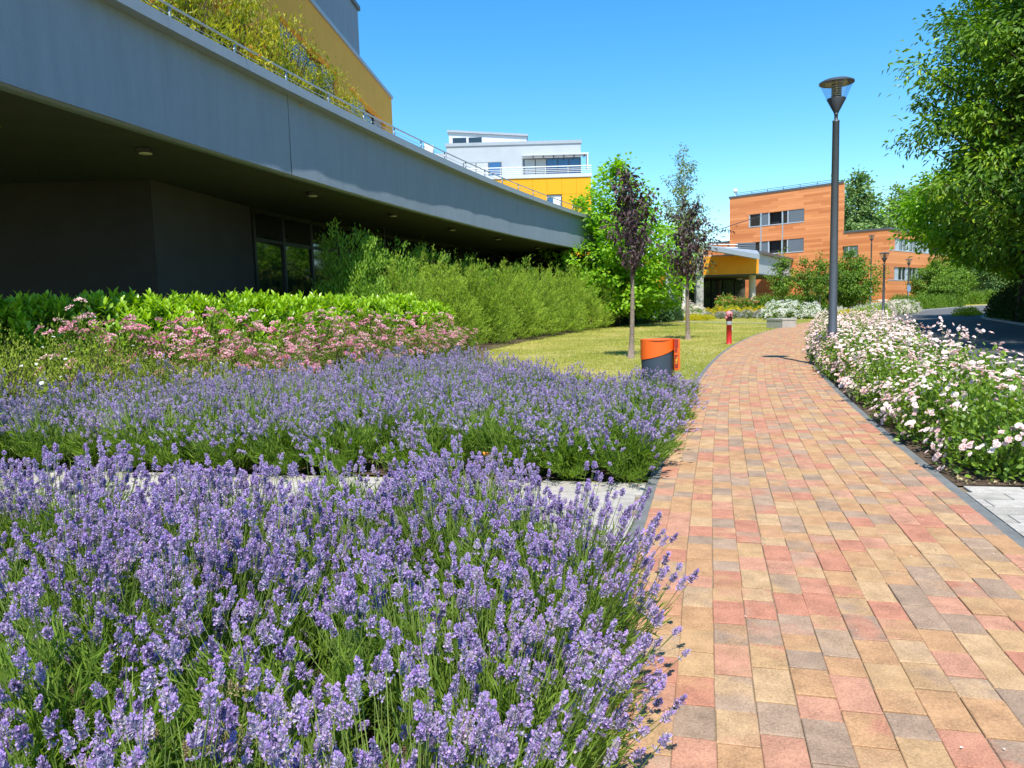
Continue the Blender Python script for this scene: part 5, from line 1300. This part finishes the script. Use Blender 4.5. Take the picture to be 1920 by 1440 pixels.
tree('round_tree', (28.9, 64.0, 0), 0.0, (0.88, 0.88, 0.98), RD, 'rounded green tree right of the tall near lamp post before timber wall')
tree('round_tree', (46.8, 83.0, 0), 1.2, (0.9, 0.9, 0.95), RD, 'rounded tree at the far road bend right of the long window band', 'trees at the far bend')
tree('round_tree', (54.5, 94.0, 0), 2.6, (1.25, 1.25, 1.15), RD, 'rounded tree deepest in the shade at the far road bend', 'trees at the far bend')
FAR = [tree_meshes('bark_dark', 'hazed_far_leaf', seed=570 + i, H=21, tr=0.35, env=[(3.0, 2.6), (7, 4.6), (12, 5.0), (16, 3.8), (21, 0.5)], nbr=190, lper=64, leaf=(0.60, 0.40), clump=0.75, fork=0.9, along=0.4, droop=0.2, shell=0.4, tonebase=(0.15, 0.85)) for i in range(2)]
for i, (x, y, s_, lab) in enumerate([(54.5, 118, 0.98, 'tall far tree rising just right of the tall timber block'), (63.0, 121, 0.92, 'tall far tree behind the low timber wing, second from left'), (48.5, 126, 0.80, 'tall far tree partly behind the tall timber block'),
        (72, 118, 0.85, 'far tree behind the low timber wing, at its right'), (81, 122, 0.75, 'far tree beyond the road bend, left of the last one'), (92, 122, 0.8, 'far tree beyond the road bend, at the far right'), (68, 106, 0.42, 'small far tree at the end of the road')]):
    tree('far_tree', (x, y, 0), 1.3 * i, (s_, s_, s_), FAR[i % 2], lab, 'far trees behind the timber building')
# terrace shrubs
GO = [leafy(580 + i, 0.85, 2.9, 3000, (0.115, 0.036), 'gold_leaf', 90, 1.0, 0.35, 0.12, clump=0.16, dr=0.3) for i in range(3)]
for i, (y, off, s_) in enumerate([(13.0, -1.1, 1.05), (14.3, -1.1, 1.1), (15.6, -1.15, 1.15), (16.9, -1.15, 1.2), (18.2, -1.15, 1.2), (19.6, -1.2, 1.18), (21.0, -1.2, 1.1), (22.4, -1.15, 0.98), (23.7, -1.1, 0.8), (11.7, -1.1, 1.0)]):
    x, yy = fac(y, off)
    plant('terrace_shrub', (x, yy, 6.6), 1.9 * i, (s_, s_, s_ * 0.92), [('foliage', GO[i % 3])], 'golden yellow-green shrub growing behind the terrace railing', 'shrub', 'terrace shrubs')

# ---- far flower beds and hedges -------------------------------------------------
def row(name, mats_pairs, pts, label, cat, group, s=1.0):
    for i, (x, y) in enumerate(pts):
        plant(name, (x, y, 0), 1.7 * i, s * prng.uniform(0.9, 1.1), mats_pairs, label, cat, group)
big = dict(shape='d')
rl = leafy(600, 1.0, 1.6, 1800, (0.16, 0.10), 'rose_leaf', 40, 0.5, 0.3, 0.05); rf = blooms(601, 1.02, 1.7, 60, 0.22, 10, 'red_petal', 0.3, 0.08, 1, flat=True)
row('red_rose_bush', [('foliage', rl), ('flowers', rf)], [(18.9, 65.5), (20.2, 65.0), (21.5, 64.6), (22.8, 64.4), (24.1, 64.2)], 'tall red-flowered rose bush in front of the entrance canopy', 'rose bush', 'red roses by the entrance', 1.12)
yl = leafy(602, 0.8, 0.85, 1000, (0.12, 0.07), 'potentilla_leaf', 30, 0.5, 0.3, 0.05); yf = blooms(603, 0.82, 0.9, 190, 0.17, 10, 'yellow_petal', 0.1, 0.06, 1, flat=True)
row('yellow_flower_clump', [('foliage', yl), ('flowers', yf)], [(16.6 + 1.05 * i, 63.6 - 0.42 * i) for i in range(7)], 'clump of bright yellow flowers in the far bed before the red roses', 'flowers', 'yellow flowers in the far bed')
ll = leafy(604, 0.6, 0.55, 900, (0.12, 0.03), 'birch_leaf', 30, 0.9, 0.3, 0.05); lf = blooms(605, 0.62, 0.62, 190, 0.12, 8, 'lavender_calyx', 0.1, 0.06, 1, flat=True)
row('far_lavender_clump', [('foliage', ll), ('flowers', lf)], [(15.2 + 0.9 * i, 61.6 - 0.55 * i) for i in range(8)], 'low grey-violet lavender clump edging the far flower bed', 'lavender', 'lavender edging the far bed')
wl_ = leafy(606, 0.9, 1.0, 1300, (0.14, 0.09), 'rose_leaf', 30, 0.5, 0.3, 0.05); wf = blooms(607, 0.95, 1.1, 150, 0.2, 14, 'white_petal', 0.15, 0.08, 2, 0.1, flat=True)
row('white_rose_bush', [('foliage', wl_), ('flowers', wf)], [(19.3, 54.6), (20.5, 54.0), (21.6, 53.7), (20.1, 55.2)], 'white rose bush in full flower below the small trees', 'rose bush', 'white roses below the small trees')
cf = blooms(608, 0.95, 1.1, 130, 0.19, 14, 'cream_petal', 0.15, 0.08, 2, 0.1, flat=True)
row('cream_rose_bush', [('foliage', wl_), ('flowers', cf)], [(13.6, 61.6), (14.6, 61.0), (15.4, 62.4)], 'pale cream-pink rose bush right of the hydrangeas', 'rose bush', 'cream roses by the hydrangeas')
ym = leafy(609, 0.75, 0.45, 1500, (0.09, 0.03), 'yellow_mound', 20, 0.8, 0.3, 0.05)
row('yellow_ground_cover', [('foliage', ym)], [(12.6 + 0.85 * i, 58.8 - 0.35 * i) for i in range(4)], 'low mound of lime-yellow ground cover at the lawn edge', 'ground cover', 'lime-yellow mounds')
gm_ = leafy(610, 1.0, 0.85, 2600, (0.09, 0.035), 'feather_leaf', 40, 0.9, 0.3, 0.03)
for x, y, s_, lab in ((22.6, 47.8, 1.0, 'low clipped green mound at the road edge, left of the lamp'), (25.6, 52.6, 1.05, 'low clipped green mound at the road edge, right of the lamp')):
    plant('clipped_mound', (x, y, 0), x, s_, [('foliage', gm_)], lab, 'shrub', 'clipped mounds by the road')
pk = blooms(611, 0.95, 1.0, 170, 0.17, 14, 'cream_petal', 0.05, 0.08, 2, 0.1, flat=True)
row('blush_rose_bush', [('foliage', wl_), ('flowers', pk)], [(27.2 + 1.15 * i, 55.0 + 1.35 * i) for i in range(6)], 'blush rose bush in the far bed along the road bend', 'rose bush', 'blush roses along the road bend', 0.95)
hg = leafy(612, 1.5, 1.7, 3600, (0.16, 0.08), 'tree_leaf', 40, 0.8, 0.3, 0.03)
row('green_hedge_shrub', [('foliage', hg)], [(38.5 + 1.6 * i, 74.0 + 1.3 * i) for i in range(7)], 'bright green hedge shrub below the long window band', 'shrub', 'green hedge at the bend', 0.85)
row('dark_shrub', [('foliage', hg)], [(23.6, 62.6), (25.2, 63.4), (26.9, 66.0), (22.2, 63.6)], 'green shrub under the small trees before the timber wall', 'shrub', 'shrubs under the small trees', 1.0)
yh = leafy(613, 0.9, 0.55, 900, (0.10, 0.05), 'yellow_mound', 20, 0.6, 0.3, 0.03)
row('yellow_flower_mound', [('foliage', yh)], [(24.6, 54.6), (26.4, 56.0), (30.2, 49.5), (31.2, 51.0)], 'low yellow flowering mound near the road', 'flowers', 'yellow mounds by the road')
dk = leafy(614, 1.6, 1.75, 4200, (0.14, 0.06), 'dark_hedge_leaf', 60, 0.8, 0.3, 0.03)
for i, y in enumerate(np.arange(20.5, 52, 2.1)):
    j_ = np.argmin(abs(RL[:, 1] - (y + 2.6))); q = RL[j_] + RN[j_] * 8.1
    plant('roadside_shrub', (float(q[0]), float(q[1]), 0), 1.3 * i, prng.uniform(0.9, 1.1), [('foliage', dk)], 'dark shrub in the shade on the right side of the road', 'shrub', 'dark roadside shrubs')
row('end_hedge_shrub', [('foliage', hg)], [(50 + 2.6 * i, 99 + 0.6 * i) for i in range(9)], 'hedge shrub closing the view at the end of the road', 'shrub', 'hedge at the end of the road', 1.0)
wood = Geo(); r_ = np.random.default_rng(9)
n = 26000; P = np.stack([r_.uniform(55, 190, n), 150 + r_.normal(0, 3, n), np.zeros(n)], 1)
P[:, 2] = r_.random(n) * (10 + 3 * np.sin(P[:, 0] * 0.35) + 2 * np.sin(P[:, 0] * 0.9))
wood.leaves(P, rdirs(r_, n), np.array([0, -0.6, 0.8]) + r_.normal(0, 0.4, (n, 3)), 1.5, 0.9, 0, np.clip(r_.normal(0.45, 0.25, n), 0, 1))
tag(obj('far_wood', wood.build('far_wood', 'hazed_far_leaf')), 'distant wood closing the horizon behind the road bend', 'trees', None, 'stuff')

# ---- lawn grass, daisies ---------------------------------------------------------
r_ = np.random.default_rng(11); n = 120000
yy = 10.5 + 44 * r_.random(n) ** 1.7; left = np.interp(yy, [10.5, 12, 14, 17, 22, 26.7, 34, 49.5, 55], [1.8, 1.4, 0.0, -0.8, -1.3, -1.3, 1.0, 6.1, 8.5]); right = np.interp(yy, YS, XS) - 0.10
keepm = right > left; xx = left + (right - left) * r_.random(n)
P = np.stack([xx, yy, np.zeros(n)], 1)[keepm]; n = len(P)
g = Geo(); sc_ = (0.8 + 0.5 * r_.random(n)) * (1 + (P[:, 1] - 10) * 0.018)
dry = 0.5 + 0.28 * np.sin(P[:, 0] * 1.1 + 0.7 * np.sin(P[:, 1] * 0.5)) * np.sin(P[:, 1] * 0.45 + 1) + r_.normal(0, 0.2, n)
S = unit(np.stack([r_.normal(size=n), r_.normal(size=n), np.zeros(n)], 1)); D = np.array([0, 0, 1]) + r_.normal(0, 0.55, (n, 3)) * np.array([1, 1, 0.2])
V = np.stack([P - S * 0.004 * sc_[:, None], P + S * 0.004 * sc_[:, None], P + unit(D) * (0.042 * sc_)[:, None]], 1).reshape(-1, 3)
g.add(V, np.arange(3 * n).reshape(-1, 3), 0, np.repeat(np.clip(dry, 0, 1), 3))
tag(obj('lawn_grass', g.build('lawn_grass', 'grass')), 'short mown grass of the lawn with dry patches', 'grass', None, 'stuff')
g = Geo(); n = 500
yy = r_.uniform(11.5, 24, n); xx = np.interp(yy, YS, XS) - 0.3 - 2.6 * r_.random(n) ** 1.4
c = np.stack([xx, yy, np.full(n, 0.045)], 1)
for q in range(5):
    a_ = q / 5 * 6.283; D = np.tile((math.cos(a_), math.sin(a_), 0.35), (n, 1)) + r_.normal(0, 0.2, (n, 3)); g.leaves(c, D, np.tile((0, 0, 1.0), (n, 1)), 0.014, 0.014, 0, r_.random(n))
tag(obj('clover_flowers', g.build('clover_flowers', 'white_petal')), 'tiny white clover flowers scattered in the lawn by the path', 'flowers', None, 'stuff')

# ---- fallen petals, dry leaves and crumbs on the path
r_ = np.random.default_rng(31); g = Geo(); n = 260
yy = 1.8 + 18 * r_.random(n) ** 1.6; of = np.where(r_.random(n) < 0.6, PATH_W - abs(r_.normal(0, 0.35, n)), r_.uniform(0.05, PATH_W, n))
pts = np.array([path_off(a, b) for a, b in zip(yy, of)]); P = np.stack([pts[:, 0], pts[:, 1], np.full(n, 0.040)], 1)
D = np.stack([r_.normal(size=n), r_.normal(size=n), r_.uniform(0, 0.25, n)], 1); sz = r_.uniform(0.005, 0.013, n)
g.leaves(P, D, np.tile((0, 0, 1.0), (n, 1)) + r_.normal(0, 0.2, (n, 3)), sz, sz * 0.7, 0, r_.random(n), 'd', 0.25)
tag(obj('fallen_petals', g.build('fallen_petals', 'cream_petal')), 'small pale fallen petals and crumbs scattered over the brick path', 'petals', None, 'stuff')
g = Geo(); n = 260
P = np.concatenate([np.stack([*np.array([path_off(a, PATH_W + 0.12 + 0.4 * r_.random()) for a in 6.3 + 6 * r_.random(130) ** 2]).T, np.full(130, 0.035)], 1),
                    np.stack([*np.array([path_off(a, b) for a, b in zip(2 + 14 * r_.random(130), r_.uniform(-0.05, PATH_W, 130))]).T, np.full(130, 0.041)], 1)])
D = np.stack([r_.normal(size=n), r_.normal(size=n), r_.uniform(0, 0.5, n)], 1); sz = np.concatenate([r_.uniform(0.02, 0.05, 130), r_.uniform(0.006, 0.02, 130)])
g.leaves(P, D, np.tile((0, 0, 1.0), (n, 1)) + r_.normal(0, 0.4, (n, 3)), sz, sz * 0.5, 0, r_.random(n), 'd', 0.3)
tag(obj('dry_leaves', g.build('dry_leaves', 'dried_leaf')), 'dry brown leaf bits on the path and along the rose bed edge', 'leaves', None, 'stuff')

# ---- butterflies on the lavender ---------------------------------------------------
def butterfly(loc, rz, label, s=1.0):
    e = empty('butterfly', loc, rz, label, 'butterfly', 'orange butterflies', s)
    quick('body', 'insect_dark', lambda g: g.tube([(0, -0.011, 0), (0, -0.004, 0.0005), (0, 0.004, 0.001), (0, 0.012, 0)], [0.0008, 0.0016, 0.002, 0.0008], 8), e, smooth=True)
    for sgn in (-1, 1):
        def wing(g):
            pts = np.array([(0.001, 0.006), (0.010, 0.019), (0.024, 0.022), (0.026, 0.012), (0.019, 0.004), (0.020, -0.008), (0.011, -0.016), (0.002, -0.006)])
            V = np.array([(sgn * x * 0.45, y, x * 0.88 + 0.001) for x, y in pts]); V2 = V + np.array([sgn * 0.0004, 0, 0])
            g.add(np.concatenate([V, V2]), [(i, (i + 1) % 8, 8 + (i + 1) % 8, 8 + i) for i in range(8)]); b0 = g.n - 16
            g.f.append((np.arange(b0, b0 + 8)[None], 0)); g.f.append((np.arange(b0 + 15, b0 + 7, -1)[None], 0))
        quick('wing', 'butterfly_orange', wing, e)
for k_, (target, rz_, lab, sc_) in enumerate([((-1.70, 4.10, 0.585), 0.5, 'orange butterfly resting on the lavender before the pale cross path', 1.5), ((-0.17, 4.62, 0.57), 2.2, 'small orange butterfly on the lavender nearer the brick path', 1.1)]):
    src = LAV_HI[k_]; tips = LAV_TIPS[src[0].name]; tip = tips[np.argmin(abs(tips[:, 2] - 0.55))]
    plant('lavender_plant', (target[0] - tip[0], target[1] - tip[1], target[2] - tip[2] - 0.004), 0.0, (1, 1, 1), list(zip(('foliage', 'flower_spikes'), src)),
          ['lavender plant with an orange butterfly on it, before the pale cross path', 'lavender plant carrying the smaller butterfly, nearer the brick path'][k_], 'lavender', None)
    butterfly(target, rz_, lab, sc_)
# conifer just outside the left edge; only the tips of its boughs reach into the picture
CO = tree_meshes('bark_dark', 'feather_leaf', seed=590, H=6.2, tr=0.09, env=[(0.5, 0.8), (2.0, 0.9), (3.8, 1.28), (4.8, 0.7), (6.2, 0.1)], nbr=46, lper=60, leaf=(0.09, 0.022), clump=0.08, fork=0.3, along=0.7, droop=0.1, shell=0.35)
tree('conifer', (-5.3, 5.75, 0), 0.0, (1, 1, 1), CO, 'conifer whose bough tips reach in at the top left corner')
